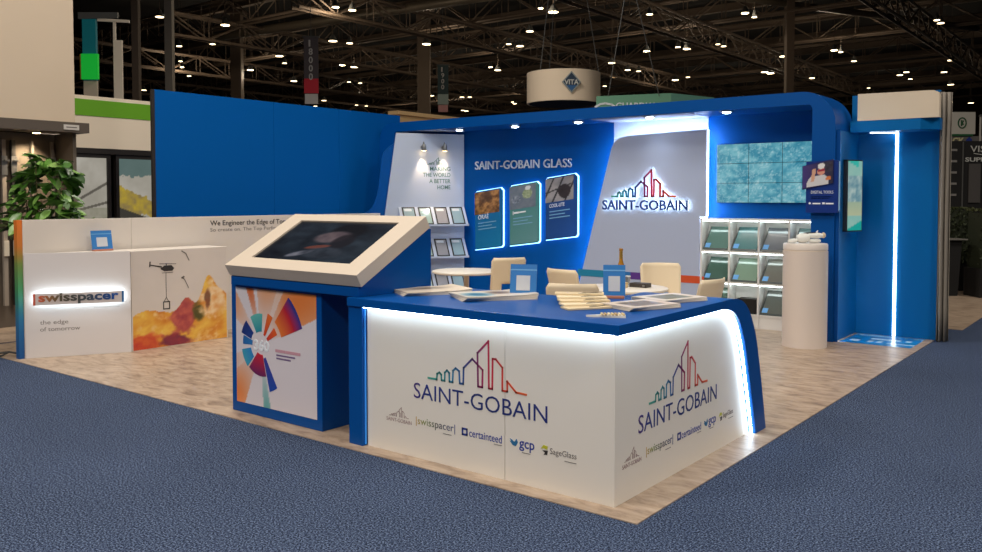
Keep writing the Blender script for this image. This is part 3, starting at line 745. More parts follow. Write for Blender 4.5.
for k in range(4):
    for r in range(3):
        xa, xb, za, zb = CX[k] + .012, CX[k + 1] - .012, CZ[r] + .012, CZ[r + 1] - .012
        box('light_strip', LED_S, xa + .005, xb - .005, 10.875, 10.895, zb - .012, zb - .001, cb)
        rn = ['bottom', 'middle', 'top'][r]
        if r == 0 and k == 1:
            g = thing('sample_box', ((xa + xb) / 2, 10.97, za), 'black sample box lying in the bottom row of the lit cubbies', 'box')
            box('case', DARK, xa + .10, xb - .02, 10.88, 11.04, za + .001, za + .20, g, bevel=.004)
            MB().prism([(10.89, za), (11.03, za + .17), (11.035, za + .165), (10.90, za)], (0, 0, 0), Y1, Z1, X1, xa + .01, xa + .09).build('leaning_plate', mat('smoke_plate', (40, 44, 44), .2), g)
            continue
        g = thing('glass_plate', ((xa + xb) / 2, 10.95, za), 'tinted glass plate leaning in the %s cubby column, %s row' % (CO[k], rn), 'glass sample', 'glass plates in the cubbies')
        P = Vector((xa + .012, 10.88, za + .002)); V = Vector((.05, .155, .30)).normalized(); Nn = X1.cross(V)
        hgt = .345
        pl = MB().prism([(0, 0), (.335, 0), (.335 - .01, hgt), (.0, hgt)], P, X1, V, Nn, 0, .012).build('plate', mat('tinted_%d_%d' % (r, k), GC[r][k], .08, spec=.8), g)
        MB().prism([(0, 0), (.335, 0), (.335, .022), (.0, .022)], P, X1, V, Nn, .0125, .016).build('edge_strip', mat('dark_green_edge', (24, 40, 42), .3), g)
        MB().prism([(.0, 0.022), (.012, 0.022), (.012, hgt), (.0, hgt)], P, X1, V, Nn, .0125, .014).build('edge_strip', mat('dark_green_edge', (24, 40, 42), .3), g)
        MB().prism([(.015, .03), (.085, .03), (.085, .095), (.015, .095)], P, X1, V, Nn, .0125, .016).build('blue_sticker', mat('sticker_blue', (90, 160, 225), .5), g)
        MB().prism([(.335 - .18, .12), (.325, .12), (.325, hgt * .97), (.335 - .18, hgt * .97)], P, X1, V, Nn, .0125, .0128) if False else None

# ------------------------------------------------------------------ right end: side wall, digital sign board, narrow display, lit closet panel
we = thing('wall_right', (-2.6, 11.3, 0.006), 'bright blue recess with a tall white light line under a cream header', 'wall', kind='structure')
BR = mat('bright_blue_laminate', (0, 98, 164), .4, spec=.15)
box('side_panel', BR, -3.034, -3.022, 10.448, 11.30, z0, 2.50, we)
box('fin', BLUE, -3.034, -2.990, 10.435, 10.447, z0, 2.50, we)
box('back_panel', BR, -3.10, -2.105, 11.30, 11.36, z0, 2.98, we)
box('end_post', DBROWN, -2.104, -2.075, 11.28, 11.36, z0, 2.96, we)
hd = MB().prism([(-3.02, 10.93), (-2.24, 10.93), (-2.06, 11.06), (-2.06, 11.40), (-3.02, 11.40)], (0, 0, 0), X1, Y1, Z1, 2.50, 2.632).build('blue_band', BR, we)
MB().prism([(-2.935, 2.632), (-2.045, 2.632), (-2.045, 2.87), (-2.06, 2.92), (-2.11, 2.942), (-2.935, 2.955)], (0, 0, 0), X1, Z1, Y1, 10.925, 11.03).build('header', mat('header_cream', (214, 198, 176), .55), we)
box('light_line', LED_LINE, -2.585, -2.555, 11.285, 11.30, .012, 2.498, we)
MB().prism([(-2.585, 11.285), (-2.83, 11.09), (-2.815, 11.07), (-2.555, 11.278)], (0, 0, 0), X1, Y1, Z1, 2.488, 2.498).build('light_line', LED_LINE, we)
box('hidden_led', mat('corner_led', (230, 245, 255), .5, emit=16, ecol=(220, 238, 250)), -3.020, -2.994, 10.448, 10.452, .03, 2.47, we)
fg = printed('floor_graphic', (-2.985, 10.50, .0075), X1, Y1, .775, .775, 40, 30, lambda u, v: mix((0, 110, 190), (20, 150, 215), fbm(u * 6, v * 6, 3)) if not ((.84 < v < .93 and hash2(round(u * 20), 1) > .3) or (.5 < v < .66 and .3 < u < .9 and hash2(round(u * 13), 2) > .35) or (.2 < v < .38 and .05 < u < .55 and hash2(round(u * 16), 3) > .4) or (.2 < v < .3 and u > .6)) else (206, 232, 244), INKGLOSS, None)
tag(set_origin_base(fg), 'bright blue floor sticker with white shapes below the light line', 'sticker')
db = thing('sign_board', (-3.16, 10.35, 1.53), 'navy board with a photo of a person in a headset on the blue pillar', 'sign')
rr = [(-3.345, 1.53), (-3.0, 1.53)] + corner(-3.0, 1.56, .03, -90, 0, 4) + [(-2.97, 2.13)] + [(-3.0, 2.145), (-3.345, 2.13)]
MB().prism(rr, (0, 0, 0), X1, Z1, Y1, 10.33, 10.36).build('board', mat('navy_board', (10, 48, 128), .35), db)
MB().prism([(-2.972, 1.56), (-2.962, 1.56), (-2.962, 2.13), (-2.972, 2.13)], (0, 0, 0), X1, Z1, Y1, 10.33, 10.36).build('edge_strip', mat('acrylic_edge', (150, 190, 220), .2), db)
box('stand_off', METAL, -3.2, -3.1, 10.36, 10.40, 1.7, 2.0, db)
def headset(u, v):
    c = mix((62, 48, 120), (30, 30, 60), u)
    if u > .72 and v > .55: c = mix((20, 20, 34), (70, 60, 90), fbm(u * 12, v * 12, 3))
    if math.hypot((u - .5) * 1.0, (v - .10) * .8) < .36 and v < .45: c = (206, 206, 212)
    if abs(u - .35 - (v - .4) * .1) < .06 and .2 < v < .78: c = (206, 160, 136)
    if math.hypot((u - .62) * 1.25, (v - .62)) < .16: c = (214, 150, 130)
    if math.hypot((u - .62) * 1.1, (v - .86)) < .13: c = (222, 222, 226)
    if abs(v - .68) < .05 and .5 < u < .74: c = (150, 30, 60)
    if math.hypot(u - .86, v - .26) < .09: c = (206, 120, 70)
    return c
MB().prism([(-3.385, 1.80), (-3.03, 1.88), (-3.03, 2.155), (-3.385, 2.08)], (0, 0, 0), X1, Z1, Y1, 10.315, 10.33).build('photo_board', mat('photo_back', (40, 36, 90), .4), db)
printed('printed_photo', (-3.38, 10.3135, 1.81), X1, Z1, 1, 1, 40, 30, headset, INK, db, mask=lambda u, v: (.345 * u, .05 + .26 * v + (.055 * u) - .04))
text('lettering', 'DIGITAL TOOLS', (-3.285, 10.33, 1.755), X1, Z1, WHITEINK, db, w=.255, h=.034, t=.0015)
flat('small_print', [[(0, 0), (.2, 0), (.2, .008), (0, .008)], [(0, .018), (.23, .018), (.23, .027), (0, .027)]], (-3.285, 10.33, 1.695), X1, Z1, mat('faint_blue_ink', (120, 170, 205), .6), db, -.0015, 0)
flat('small_print', [[(0, .01), (.016, -.004), (.034, .01), (.016, .028)], [(.05, 0), (.14, 0), (.14, .016), (.05, .016)], [(.16, .0), (.19, 0), (.19, .022), (.16, .022)], [(.2, 0), (.29, 0), (.29, .016), (.2, .016)]], (-3.315, 10.33, 1.63), X1, Z1, WHITEINK, db, 0, .0015)
nd = thing('narrow_display', (-2.93, 10.75, 1.30), 'tall narrow black display with teal corners on the bright blue side wall', 'screen', rotz=0)
ang = R(-24); dU = Vector((math.sin(R(24)), math.cos(R(24)), 0)); dN = dU.cross(Z1)
dP = Vector((-2.968, 10.66, 1.30))
MB().prism([(0, 0), (.27, 0), (.27, .86), (0, .86)], dP, dU, Z1, dN, -.085, 0).build('housing', DARK, nd, bevel=.004)
MB().prism([(.05, .30), (.2, .30), (.2, .56), (.05, .56)], dP, dU, Z1, dN, -.14, -.085).build('mount', DARK, nd)
def geo(u, v):
    c = mix((176, 206, 190), (120, 186, 180), fbm(u * 2, v * 4, 2))
    if v > .93 - (u - .5) * .12 and u < .8: c = (60, 190, 176)
    if v < .13 * u + .02: c = (30, 170, 160)
    if .42 < v < .78: c = mix((80, 130, 150), (196, 214, 206), fbm(u * 6, v * 14, 4) * 1.3 - .1)
    if .2 < v < .42: c = mix((190, 196, 160), (150, 180, 160), v * 3 - .6)
    return c
printed('screen', dP + dU * .012 + Z1 * .015 + dN * .0015, dU, Z1, .246, .83, 10, 40, geo, print_mat('narrow_screen', .2, emit=.75), nd)

# grey drape at the booth's right rear corner
m = MB(); nx = 40; vs = []
rows = 9
for j in range(rows):
    z = .01 + 2.93 * j / (rows - 1)
    for i in range(nx + 1):
        u = i / nx
        flare = 1.0 + .25 * (1 - j / (rows - 1))
        vs.append((-2.085 + .11 * u * (0.8 + .2 * flare) , 11.20 + .10 * u + .03 * math.sin(u * 16 + .6 * math.sin(j * .4)) * flare, z))
fs = [(j*(nx+1)+i, j*(nx+1)+i+1, (j+1)*(nx+1)+i+1, (j+1)*(nx+1)+i) for j in range(rows-1) for i in range(nx)]
m.add(vs, fs); me = m.mesh('drape', smooth=True)
dr = link('drape', me, mat('grey_drape_cloth', (142, 134, 124), .9, noise=.1, nscale=20)); dr.modifiers.new('thick', 'SOLIDIFY').thickness = .006
set_origin_base(dr); tag(dr, 'hanging grey cloth drape at the right rear corner of the booth', 'drape')

# ------------------------------------------------------------------ round pedestal with a white model
pd = thing('pedestal', (-3.215, 9.94, .006), 'cream oval display pedestal beside the blue pillar', 'pedestal')
PW = mat('pedestal_cream', (222, 210, 202), .45)
MB().lathe([(.245, .0), (.245, 1.095)], (-3.215, 9.94, .006), 40).build('drum', PW, pd, smooth=True)
MB().lathe([(.238, 1.095), (.238, 1.11)], (-3.215, 9.94, .006), 40).build('groove', mat('groove_light', (236, 222, 206), .4), pd, smooth=True)
MB().lathe([(.243, 1.11), (.243, 1.168), (.235, 1.18)], (-3.215, 9.94, .006), 40).build('lid', mat('lid_cream', (226, 216, 208), .4), pd, smooth=True)
wm = thing('tool_model', (-3.215, 9.94, 1.188), 'white sculpted model with a dark groove lying on the oval pedestal', 'model')
WM = mat('model_white', (232, 234, 230), .4)
vU = Vector((.787, .617, 0)); c0 = Vector((-3.215, 9.94, 1.188))
def blob(name, a, b, r0, r1, m_=WM, sz=.8):
    ob = MB().tube([a, a + (b - a) * .25, a + (b - a) * .75, b], [r0 * .6, r0, r1, r1 * .6], 12).build(name, m_, wm, smooth=True)
    return ob
blob('body', c0 - vU * .10 + Z1 * .055, c0 + vU * .04 + Z1 * .06, .055, .055)
blob('arm', c0 - vU * .02 + Z1 * .085, c0 + vU * .20 + Z1 * .085, .028, .034)
blob('tip', c0 + vU * .19 + Z1 * .088, c0 + vU * .225 + Z1 * .088, .035, .03, mat('model_cream', (226, 206, 176), .4))
blob('dark_groove', c0 - vU * .02 + Z1 * .112, c0 + vU * .16 + Z1 * .112, .012, .012, DARK)
blob('foot', c0 + vU * .03 + Z1 * .025, c0 + vU * .17 + Z1 * .025, .025, .025)
blob('side_piece', c0 - vU * .20 + Z1 * .022, c0 - vU * .10 + Z1 * .03, .02, .028)
blob('fin', c0 + vU * .12 + Z1 * .11, c0 + vU * .14 + Z1 * .145, .012, .006)

# ------------------------------------------------------------------ tables and chairs
def round_table(x, y, label):
    t = thing('round_table', (x, y, .006), label, 'table', 'white round cafe tables')
    MB().lathe([(.42, .715), (.45, .728), (.45, .745), (.44, .75)], (0, 0, 0), 40).build('table_top', mat('table_white', (232, 224, 212), .4), t, smooth=True, local=True)
    MB().lathe([(.035, .02), (.035, .70), (.10, .715)], (0, 0, 0), 16).build('column', CREAM2, t, smooth=True, local=True)
    MB().lathe([(.26, .0), (.26, .008), (.06, .025), (.04, .04)], (0, 0, 0), 32).build('foot', CREAM2, t, smooth=True, local=True)
    return t
round_table(-7.16, 8.62, 'white round table near the sloping sample shelves')
round_table(-4.48, 8.03, 'white round table with a bottle on it behind the counter')

def chair_meshes():
    out = []
    # backrest: gently curved shell with an opening at its foot
    nx, nz = 14, 12; vs = []; fs = []; wb_, wt = .215, .235
    for j in range(nz + 1):
        v = j / nz; hw_ = wb_ + (wt - wb_) * v
        if v > .9: hw_ -= .03 * ((v - .9) / .1) ** 2
        for i in range(nx + 1):
            u = i / nx * 2 - 1
            vs.append((u * hw_, -.20 - .10 * v + .10 * u * u * (1 - .3 * v), .44 + .50 * v))
    for j in range(nz):
        for i in range(nx):
            if 1 <= j < 4 and 4 <= i < 10: continue
            fs.append((j*(nx+1)+i, j*(nx+1)+i+1, (j+1)*(nx+1)+i+1, (j+1)*(nx+1)+i))
    b = MB().add(vs, fs); out.append(('backrest', b.mesh('backrest', True), CREAM, .014))
    vs = []; fs = []; nx, ny = 10, 10
    for j in range(ny + 1):
        v = j / ny
        for i in range(nx + 1):
            u = i / nx * 2 - 1
            vs.append((u * (.225 - .02 * abs(v - .4)), -.21 + .45 * v, .45 - .018 * (1 - u * u) * (1 - (v - .4) ** 2) - (.03 * ((v - .8) / .2) ** 2 if v > .8 else 0)))
    for j in range(ny):
        for i in range(nx): fs.append((j*(nx+1)+i, j*(nx+1)+i+1, (j+1)*(nx+1)+i+1, (j+1)*(nx+1)+i))
    out.append(('seat', MB().add(vs, fs).mesh('seat', True), CREAM, .016))
    for sx in (-1, 1):
        for sy in (-1, 1):
            out.append(('leg', MB().tube([(sx * .17, sy * .15, .43), (sx * .22, sy * .22, .0)], [.018, .012], 8).mesh('leg', True), CREAM, 0))
    out.append(('stretcher', MB().tube([(-.18, -.16, .36), (.18, -.16, .36)], .01, 8).mesh('stretcher', True), CREAM, 0))
    return out
CM = chair_meshes()
def chair(x, y, rz, label):
    t = thing('cafe_chair', (x, y, .006), label, 'chair', 'cream cafe chairs', rotz=rz)
    for nm, me, m_, th_ in CM:
        o = link(nm, me, m_, t, local=True)
        if th_:
            s = o.modifiers.new('shell', 'SOLIDIFY'); s.thickness = th_; s.offset = 0
    return t
# rz: the chair's front (+y local) turned from world +Y
chair(-6.74, 8.85, R(58), 'cream chair with an opening in its back at the table near the sample shelves')
chair(-5.00, 7.89, R(-12), 'cream chair standing behind the fanned brochures, further one of two')
chair(-4.22, 6.62, R(28), 'cream chair with low curved back directly behind the fanned brochures')
chair(-4.47, 8.88, R(214), 'cream chair behind the table with the bottle, before the grey panel')
chair(-3.54, 7.63, R(84), 'cream chair nearest the lit cubby shelf')

# things on the second table (top at z = .756)
tz = .757
bt = thing('bottle', (-4.555, 8.07, tz), 'tall slim amber bottle with a dark label on the round table', 'bottle')
MB().lathe([(.036, 0), (.046, .004), (.046, .17), (.04, .21), (.02, .28), (.017, .38), (.021, .385), (.021, .405), (.015, .41)], (-4.555, 8.07, tz), 20).build('glass', mat('amber_glass', (170, 120, 44), .15, spec=.7), bt, smooth=True)
MB().lathe([(.0472, .05), (.0472, .15)], (-4.555, 8.07, tz), 20).build('label', mat('bottle_label', (40, 44, 30), .6), bt, smooth=True)
MB().lathe([(.0205, .30), (.0185, .382)], (-4.555, 8.07, tz), 16).build('neck_foil', mat('gold_foil', (200, 160, 80), .3, metal=.7), bt, smooth=True)
bx = thing('cream_box', (-4.50, 7.96, tz), 'small cream carton on the round table beside the bottle', 'box')
box('carton', mat('carton_cream', (226, 200, 150), .6), -4.56, -4.44, 7.92, 8.02, tz, tz + .055, bx, bevel=.003)
box('lid_edge', mat('carton_edge', (206, 176, 120), .6), -4.562, -4.438, 7.918, 8.022, tz + .04, tz + .045, bx)
bk = thing('dark_case', (-4.40, 8.12, tz), 'dark flat case on the round table beside the cream carton', 'case')
box('case', mat('case_dark', (60, 54, 52), .5), -4.46, -4.26, 8.08, 8.20, tz, tz + .045, bk, bevel=.006)
box('clasp', METAL, -4.30, -4.275, 8.072, 8.08, tz + .012, tz + .03, bk)
cp = thing('clear_cup', (-4.55, 8.20, tz), 'clear plastic cup behind the dark case on the round table', 'cup')
MB().lathe([(.026, 0), (.036, .10), (.034, .10), (.025, .004)], (-4.55, 8.20, tz), 20).build('cup', mat('clear_plastic', (226, 230, 232), .1, trans=.7), cp, smooth=True)
MB().lathe([(.0365, .094), (.039, .1), (.0365, .106)], (-4.55, 8.20, tz), 20).build('rim', mat('clear_rim', (230, 234, 236), .2), cp, smooth=True)

# ------------------------------------------------------------------ things on the counter (top at z = 1.02)
tz = 1.0205
code_stand('code_stand', (-3.45, 4.76, tz), R(-14 + 38), 'blue card stand with a grey square beside the cream chair back on the counter', .185, .215)
code_stand('code_stand', (-2.93, 5.10, tz), R(30), 'blue tilted card stand on the counter beside the magazines', .15, .215)
def magazine(name, x, y, rz, label, w, h, fn, sheets=6, curl=.02, cat='brochure'):
    t = thing(name, (x, y, tz), label, cat, 'brochures on the counter', rotz=rz)
    for k in range(sheets):
        a = (k - sheets / 2) * .03
        pts = []; nx = 8
        vs = []; ca, sa = math.cos(a), math.sin(a)
        zz = .002 + k * .0045
        for j in range(2):
            for i in range(nx + 1):
                u = i / nx - .5; v = j - .5
                X_, Y_ = u * w, v * h
                vs.append((X_ * ca - Y_ * sa, X_ * sa + Y_ * ca, zz + curl * max(0, abs(u) * 2 - .55) ** 2 * (1 if u > 0 else .3) * (k + 1) / sheets))
        fs = [(i, i + 1, nx + 2 + i, nx + 1 + i) for i in range(nx)]
        me = MB().add(vs, fs).mesh('sheet')
        o = link('sheet', me, mat('paper_%d' % (k % 2), (232, 224, 212) if k % 2 else (214, 204, 192), .6), t, local=True)
        s = o.modifiers.new('thick', 'SOLIDIFY'); s.thickness = .003; s.offset = 1
    a = (sheets - 1 - sheets / 2) * .03
    o = printed('cover', (0, 0, 0), X1, Y1, w, h, 14, 14, fn, INKGLOSS, t, local=True, mask=lambda u, v: ((u - .5) * w * math.cos(a) - (v - .5) * h * math.sin(a), (u - .5) * w * math.sin(a) + (v - .5) * h * math.cos(a)))
    for v in o.data.vertices:
        uu = (v.co.x * math.cos(a) + v.co.y * math.sin(a)) / w
        v.co.z = .002 + (sheets - 1) * .0045 + .0042 + curl * max(0, abs(uu) * 2 - .55) ** 2 * (1 if uu > 0 else .3)
    return t
magazine('brochure_stack', -4.16, 4.60, R(62), 'small stack of cream brochures at the kiosk end of the counter', .50, .38, lambda u, v: mix((228, 212, 190), (150, 130, 104), 1.3 * max(0, 1 - math.hypot((u - .5) * 2.2, (v - .65) * 4))), 5, .05)
magazine('open_brochure', -3.60, 4.62, R(58), 'open glossy brochure with a blue picture on the counter', .52, .36, lambda u, v: mix((226, 218, 206), (40, 120, 160), 1.5 * max(0, 1 - math.hypot((u - .25) * 4, (v - .45) * 2.6))) if u < .45 else mix((222, 212, 200), (110, 90, 74), 1.2 * max(0, 1 - math.hypot((u - .6) * 4, (v - .6) * 3))), 6, .05)
magazine('magazine', -2.56, 4.78, R(70), 'magazine with a brown cover picture near the counter corner', .40, .30, lambda u, v: mix((222, 206, 190), (120, 106, 84), 1 if .15 < v < .8 and .2 < u < .8 else 0), 5, .004, 'magazine')
magazine('magazine', -2.58, 5.22, R(70), 'magazine with an olive cover picture at the far end of the counter', .40, .30, lambda u, v: mix((226, 214, 196), (118, 116, 84), 1 if .15 < v < .85 and .15 < u < .85 else 0), 5, .004, 'magazine')
# fanned pack of booklets
fa = thing('booklet_fan', (-3.0, 4.72, tz), 'fanned stack of cream booklets with black marks in the middle of the counter', 'booklets')
for k in range(5):
    a = R(30 + 7 * k)
    cU = Vector((math.cos(a), math.sin(a), 0)); cV = Vector((-math.sin(a), math.cos(a), 0))
    Pk = Vector((-3.02 + .06 * k, 4.80 - .07 * k, tz + .002 + .0 * k)) + Z1 * (.011 * (4 - k))
    b_ = MB().prism([(-.16, -.06), (.16, -.06), (.16, .06), (-.16, .06)], Pk, cU, cV, Z1, 0, .010).build('booklet', mat('booklet_%d' % (k % 2), (230, 214, 184) if k % 2 else (216, 196, 160), .6), fa)
    flat('cover_marks', stroke([(.0, -.03), (.14, .02)], .01) + stroke([(.02, .01), (.12, .045)], .008), Pk + Z1 * .0101, cU, cV, INKD, b_)
pn = thing('swatch_pad', (-2.50, 4.27, tz), 'small pad of beige swatches at the corner of the counter', 'swatches')
sU = Vector((math.cos(R(38)), math.sin(R(38)), 0)); sV = Vector((-math.sin(R(38)), math.cos(R(38)), 0)); c_ = Vector((-2.50, 4.27, tz))
MB().prism([(-.12, -.005), (.10, -.055), (.11, .045)], c_, sU, sV, Z1, 0, .012).build('pad', mat('pad_white', (232, 226, 214), .6), pn)
for k in range(7):
    MB().prism([(-.035 + .02 * k, -.032 - .003 * k), (-.024 + .02 * k, -.034 - .003 * k), (-.024 + .02 * k, .024), (-.035 + .02 * k, .022)], c_, sU, sV, Z1, .012, .022).build('swatch', mat('swatch_%d' % (k % 3), [(214, 190, 140), (190, 160, 110), (230, 216, 180)][k % 3], .6), pn)

# ------------------------------------------------------------------ neighbouring booth on the left
nb = thing('wall_neighbour', (-11.6, 3.8, .005), 'tall beige wall of the neighbouring booth above a dark display bay', 'wall', kind='structure')
BEIGE = mat('beige_plaster', (202, 184, 162), .7, noise=.03, nscale=2)
box('upper_panel', BEIGE, -11.75, -11.40, 1.0, 5.60, 2.70, 5.6, nb)
box('header_beam', mat('taupe_beam', (84, 74, 66), .6), -11.75, -11.28, 1.0, 5.73, 2.565, 2.695, nb)
box('bay_back', mat('taupe_bay', (98, 88, 78), .7), -12.0, -11.92, 1.0, 5.80, .005, 2.565, nb)
box('bay_side', mat('taupe_bay', (98, 88, 78), .7), -12.0, -11.42, 5.575, 5.62, .005, 2.565, nb)
box('sign_plate', mat('pale_sign', (196, 190, 184), .6), -11.28, -11.27, 5.39, 5.59, 2.595, 2.66, nb)
box('sign_lines', INKG, -11.27, -11.268, 5.42, 5.56, 2.62, 2.635, nb)
ml = thing('bay_spotlight', (-11.5, 5.17, 2.55), 'warm recessed lamp under the dark header of the neighbouring bay', 'light')
MB().lathe([(.05, 0), (.06, .01), (.05, .014)], (-11.55, 5.17, 2.548), 16).build('ring', METAL, ml)
MB().lathe([(.045, -.002), (.045, .002)], (-11.55, 5.17, 2.546), 16).build('lens', WARMLED, ml)
sp = bpy.data.lights.new('bay_bulb', 'SPOT'); sp.energy = 130; sp.color = (1, .78, .5); sp.spot_size = R(80); sp.spot_blend = .8; sp.shadow_soft_size = .04
so = bpy.data.objects.new('bay_bulb', sp); COL.objects.link(so); so.parent = ml; so.location = (-.05, 0, -.01)
so.rotation_euler = (0, R(35), 0)
# vertical frame-profile samples
for i, (y, c, w_) in enumerate(((4.62, (60, 56, 54), .07), (4.88, (150, 140, 130), .05), (5.0, (40, 38, 38), .05), (5.24, (120, 112, 104), .03), (5.5, (120, 112, 104), .03))):
    nm = ['far left edge dark', 'pale slim', 'black', 'grey', 'grey right-hand'][i]
    s = thing('profile_sample', (-11.85, y, .005), '%s window profile sample in the dark bay behind the plant' % nm, 'sample', 'window profile samples')
    box('rail', mat('rail_%d' % i, c, .4), -11.88, -11.83, y - w_ / 2, y + w_ / 2, .3 if i < 3 else 1.0, 2.46, s)
    box('handle_plate', METAL, -11.83, -11.815, y - .035, y + .035, 2.0, 2.25, s)
    box('lever', METAL, -11.815, -11.78, y - .012, y + .05, 2.18, 2.2, s)
    box('catch', mat('ivory_catch', (206, 196, 180), .5), -11.83, -11.80, y - .03, y + .03, .95, 1.15, s)
gw = thing('wall_green_band', (-12.55, 6.5, .005), 'cream neighbouring wall with a green band and dark-framed windows', 'wall', kind='structure')
box('panel', mat('pale_cream_board', (240, 224, 202), .7), -12.62, -12.5, 5.60, 8.6, 2.44, 3.21, gw)
box('green_band', mat('leaf_green', (104, 168, 28), .6), -12.5, -12.492, 5.85, 8.6, 2.915, 3.155, gw)
box('beam', DBROWN, -12.6, -12.46, 5.60, 8.6, 2.36, 2.44, gw)
for i, (a, b) in enumerate(((5.85, 6.66), (6.74, 7.9))):
    w_ = thing('window_%d' % (i + 1), (-12.53, (a + b) / 2, .005), ['dark-framed window showing a misty steel structure', 'dark-framed window showing a yellow machine on rails'][i], 'window', kind='structure')
    MB().ring([(a, .4), (b, .4), (b, 2.36), (a, 2.36)], [(a + .05, .46), (b - .05, .46), (b - .05, 2.30), (a + .05, 2.30)], (0, 0, 0), Y1, Z1, X1, -12.56, -12.48).build('window_frame', DBROWN, w_)
    def view(u, v, i=i):
        c = mix((150, 144, 128), (214, 208, 196), fbm(u * 3, v * 6, i) * .8 + v * .3)
        if i == 0:
            if abs(v - .62 - (u - .2) * .22) < .012 or abs(v - .56 - (u - .2) * .1) < .01: c = (110, 104, 94)
            if v < .6: c = mix(c, (122, 122, 92), .5 * fbm(u * 9, v * 18, 3) + .1)
        else:
            w2 = (fbm(u * 14, v * 26, 6) - .5) * .06
            if v > .86 + w2: c = mix((70, 104, 104), c, .3)
            if .58 - u * .14 < v + w2 < .78 - u * .25: c = mix((206, 178, 64), (150, 130, 90), fbm(u * 12, v * 20, 3) * 1.6 - .3)
            if v < .6 - u * .2 and v > .48 - u * .1: c = (74, 70, 62)
        return c
    printed('pane', (-12.52, a + .05, .46), Y1, Z1, b - a - .10, 1.84, 80, 130, view, print_mat('self_lit_window_film', .3, emit=.62), w_)  # emission added to the print to brighten the window pictures

cc = MB().tube([(-10.2, 3.3, .017), (-9.95, 3.55, .02), (-9.85, 3.85, .035), (-9.72, 4.02, .05), (-9.62, 4.10, .03), (-9.60, 4.3, .018)], .011, 8)
cc.tube([(-9.95, 3.55, .02), (-9.8, 3.72, .018), (-9.74, 3.95, .018), (-9.72, 4.02, .05)], .010, 8)
cc = cc.build('power_cable', DARK, None, smooth=True); tag(set_origin_base(cc), 'black power cable looped on the floor at the rainbow end strip', 'cable')
# leafy plant behind the low wall
pt = thing('potted_plant', (-10.08, 4.56, .005), 'bushy green rubber plant rising behind the low white wall', 'plant')
LV = [mat('leaf_green_%d' % k, c, .35, spec=.6) for k, c in enumerate(((58, 100, 32), (84, 132, 48), (40, 74, 28), (118, 160, 76)))]
lv = []
for k in range(7):
    t_ = k / 6; w_ = .055 * math.sin(math.pi * min(1, t_ * .95 + .04)) ** .8
    lv += [(-w_, t_ * .19, -.05 * t_ * t_ + .012), (0, t_ * .19, -.05 * t_ * t_), (w_, t_ * .19, -.05 * t_ * t_ + .012)]
lf = [(3*k+a, 3*k+a+1, 3*k+a+4, 3*k+a+3) for k in range(6) for a in (0, 1)]
leafmesh = []
for k in range(4):
    me = MB().add(lv, lf).mesh('leaf', True); me.materials.append(LV[k]); leafmesh.append(me)
MB().lathe([(.15, .0), (.19, .36), (.20, .38), (.17, .38), (.165, .33)], (0, 0, 0), 24).build('pot', DARK, pt, smooth=True, local=True)
stems = []
for k in range(9):
    a = 2 * math.pi * k / 9; r = .12 + .16 * random.random(); top = 1.45 + .75 * random.random() * (1 - .3 * (k % 2))
    pts = [(0.03 * math.cos(a), .03 * math.sin(a), .34), (r * .5 * math.cos(a), r * .5 * math.sin(a), .9), (r * math.cos(a), r * math.sin(a), top - .1)]
    stems.append(pts); MB().tube(pts, [.014, .01, .005], 6).build('stem', mat('stem_brown', (80, 70, 40), .7), pt, smooth=True, local=True)
for k in range(280):
    # crown: wider low, narrower and leaning right at the top
    z = 1.36 + .80 * random.random() ** 1.15
    f_ = (z - 1.36) / .80
    rad = (.50 - .30 * f_) * math.sqrt(random.random())
    a = random.random() * 2 * math.pi
    lat = rad * math.cos(a) + .20 * max(0, f_ - .35) ; dep = rad * math.sin(a) * .7
    o = bpy.data.objects.new('leaf', leafmesh[k % 4]); COL.objects.link(o); o.parent = pt
    o.location = (lat * .787 - dep * .617, lat * .617 + dep * .787, z)
    o.rotation_euler = (R(random.uniform(-50, 35)), R(random.uniform(-35, 35)), a + math.pi / 2 * random.uniform(-1, 1) + R(-52))
    s = random.uniform(.7, 1.15); o.scale = (s, s, s)

# beige booth wall beyond the tall blue wall
bb = MB().box(-13.2, -13.0, 13.35, 15.3, .0, 3.57).box(-13.25, -12.95, 13.30, 15.35, 3.50, 3.58)
bb = bb.build('wall_beige_far', mat('sand_board', (206, 172, 124), .7)); tag(bb, 'sand coloured booth wall peeking over the corner of the blue wall', 'wall', kind='structure')

# ------------------------------------------------------------------ hanging signs
ds = thing('drum_sign', (-13.76, 20.97, 4.4), 'round cream hanging sign with a blue diamond emblem above the booth', 'sign')
cxy = Vector((-13.76, 20.97, 0))
MB().ring([(1.06 * math.cos(2*math.pi*k/48), 1.06 * math.sin(2*math.pi*k/48)) for k in range(48)], [(1.0 * math.cos(2*math.pi*k/48), 1.0 * math.sin(2*math.pi*k/48)) for k in range(48)], cxy, X1, Y1, Z1, 4.43, 5.30).build('drum', mat('cream_fabric', (240, 220, 194), .8), ds, smooth=True)
MB().lathe([(.99, 4.42), (1.0, 4.45)], cxy, 48).build('dark_underside', mat('navy_underside', (20, 26, 48), .7), ds)
fwd = Vector((-.617, .787, 0)); rgt = Vector((.787, .617, 0))
dl = (rgt * .12 - fwd).normalized(); dlu = Vector((-dl.y, dl.x, 0)); dlP = cxy + dl * 1.075 + Z1 * 4.92
flat('diamond', [[(-.27, 0), (0, -.30), (.27, 0), (0, .30)]], dlP, dlu, Z1, mat('diamond_navy', (40, 60, 84), .6), ds, 0, .02)
flat('diamond_ring', stroke([(-.25, 0), (0, -.28), (.25, 0), (0, .28), (-.25, 0)], .03), dlP, dlu, Z1, mat('diamond_pale', (150, 160, 160), .6), ds, .02, .03)
flat('diamond_base', [[(-.14, -.09), (0, -.24), (.14, -.09)]], dlP, dlu, Z1, mat('diamond_blue', (46, 96, 150), .6), ds, .02, .026)
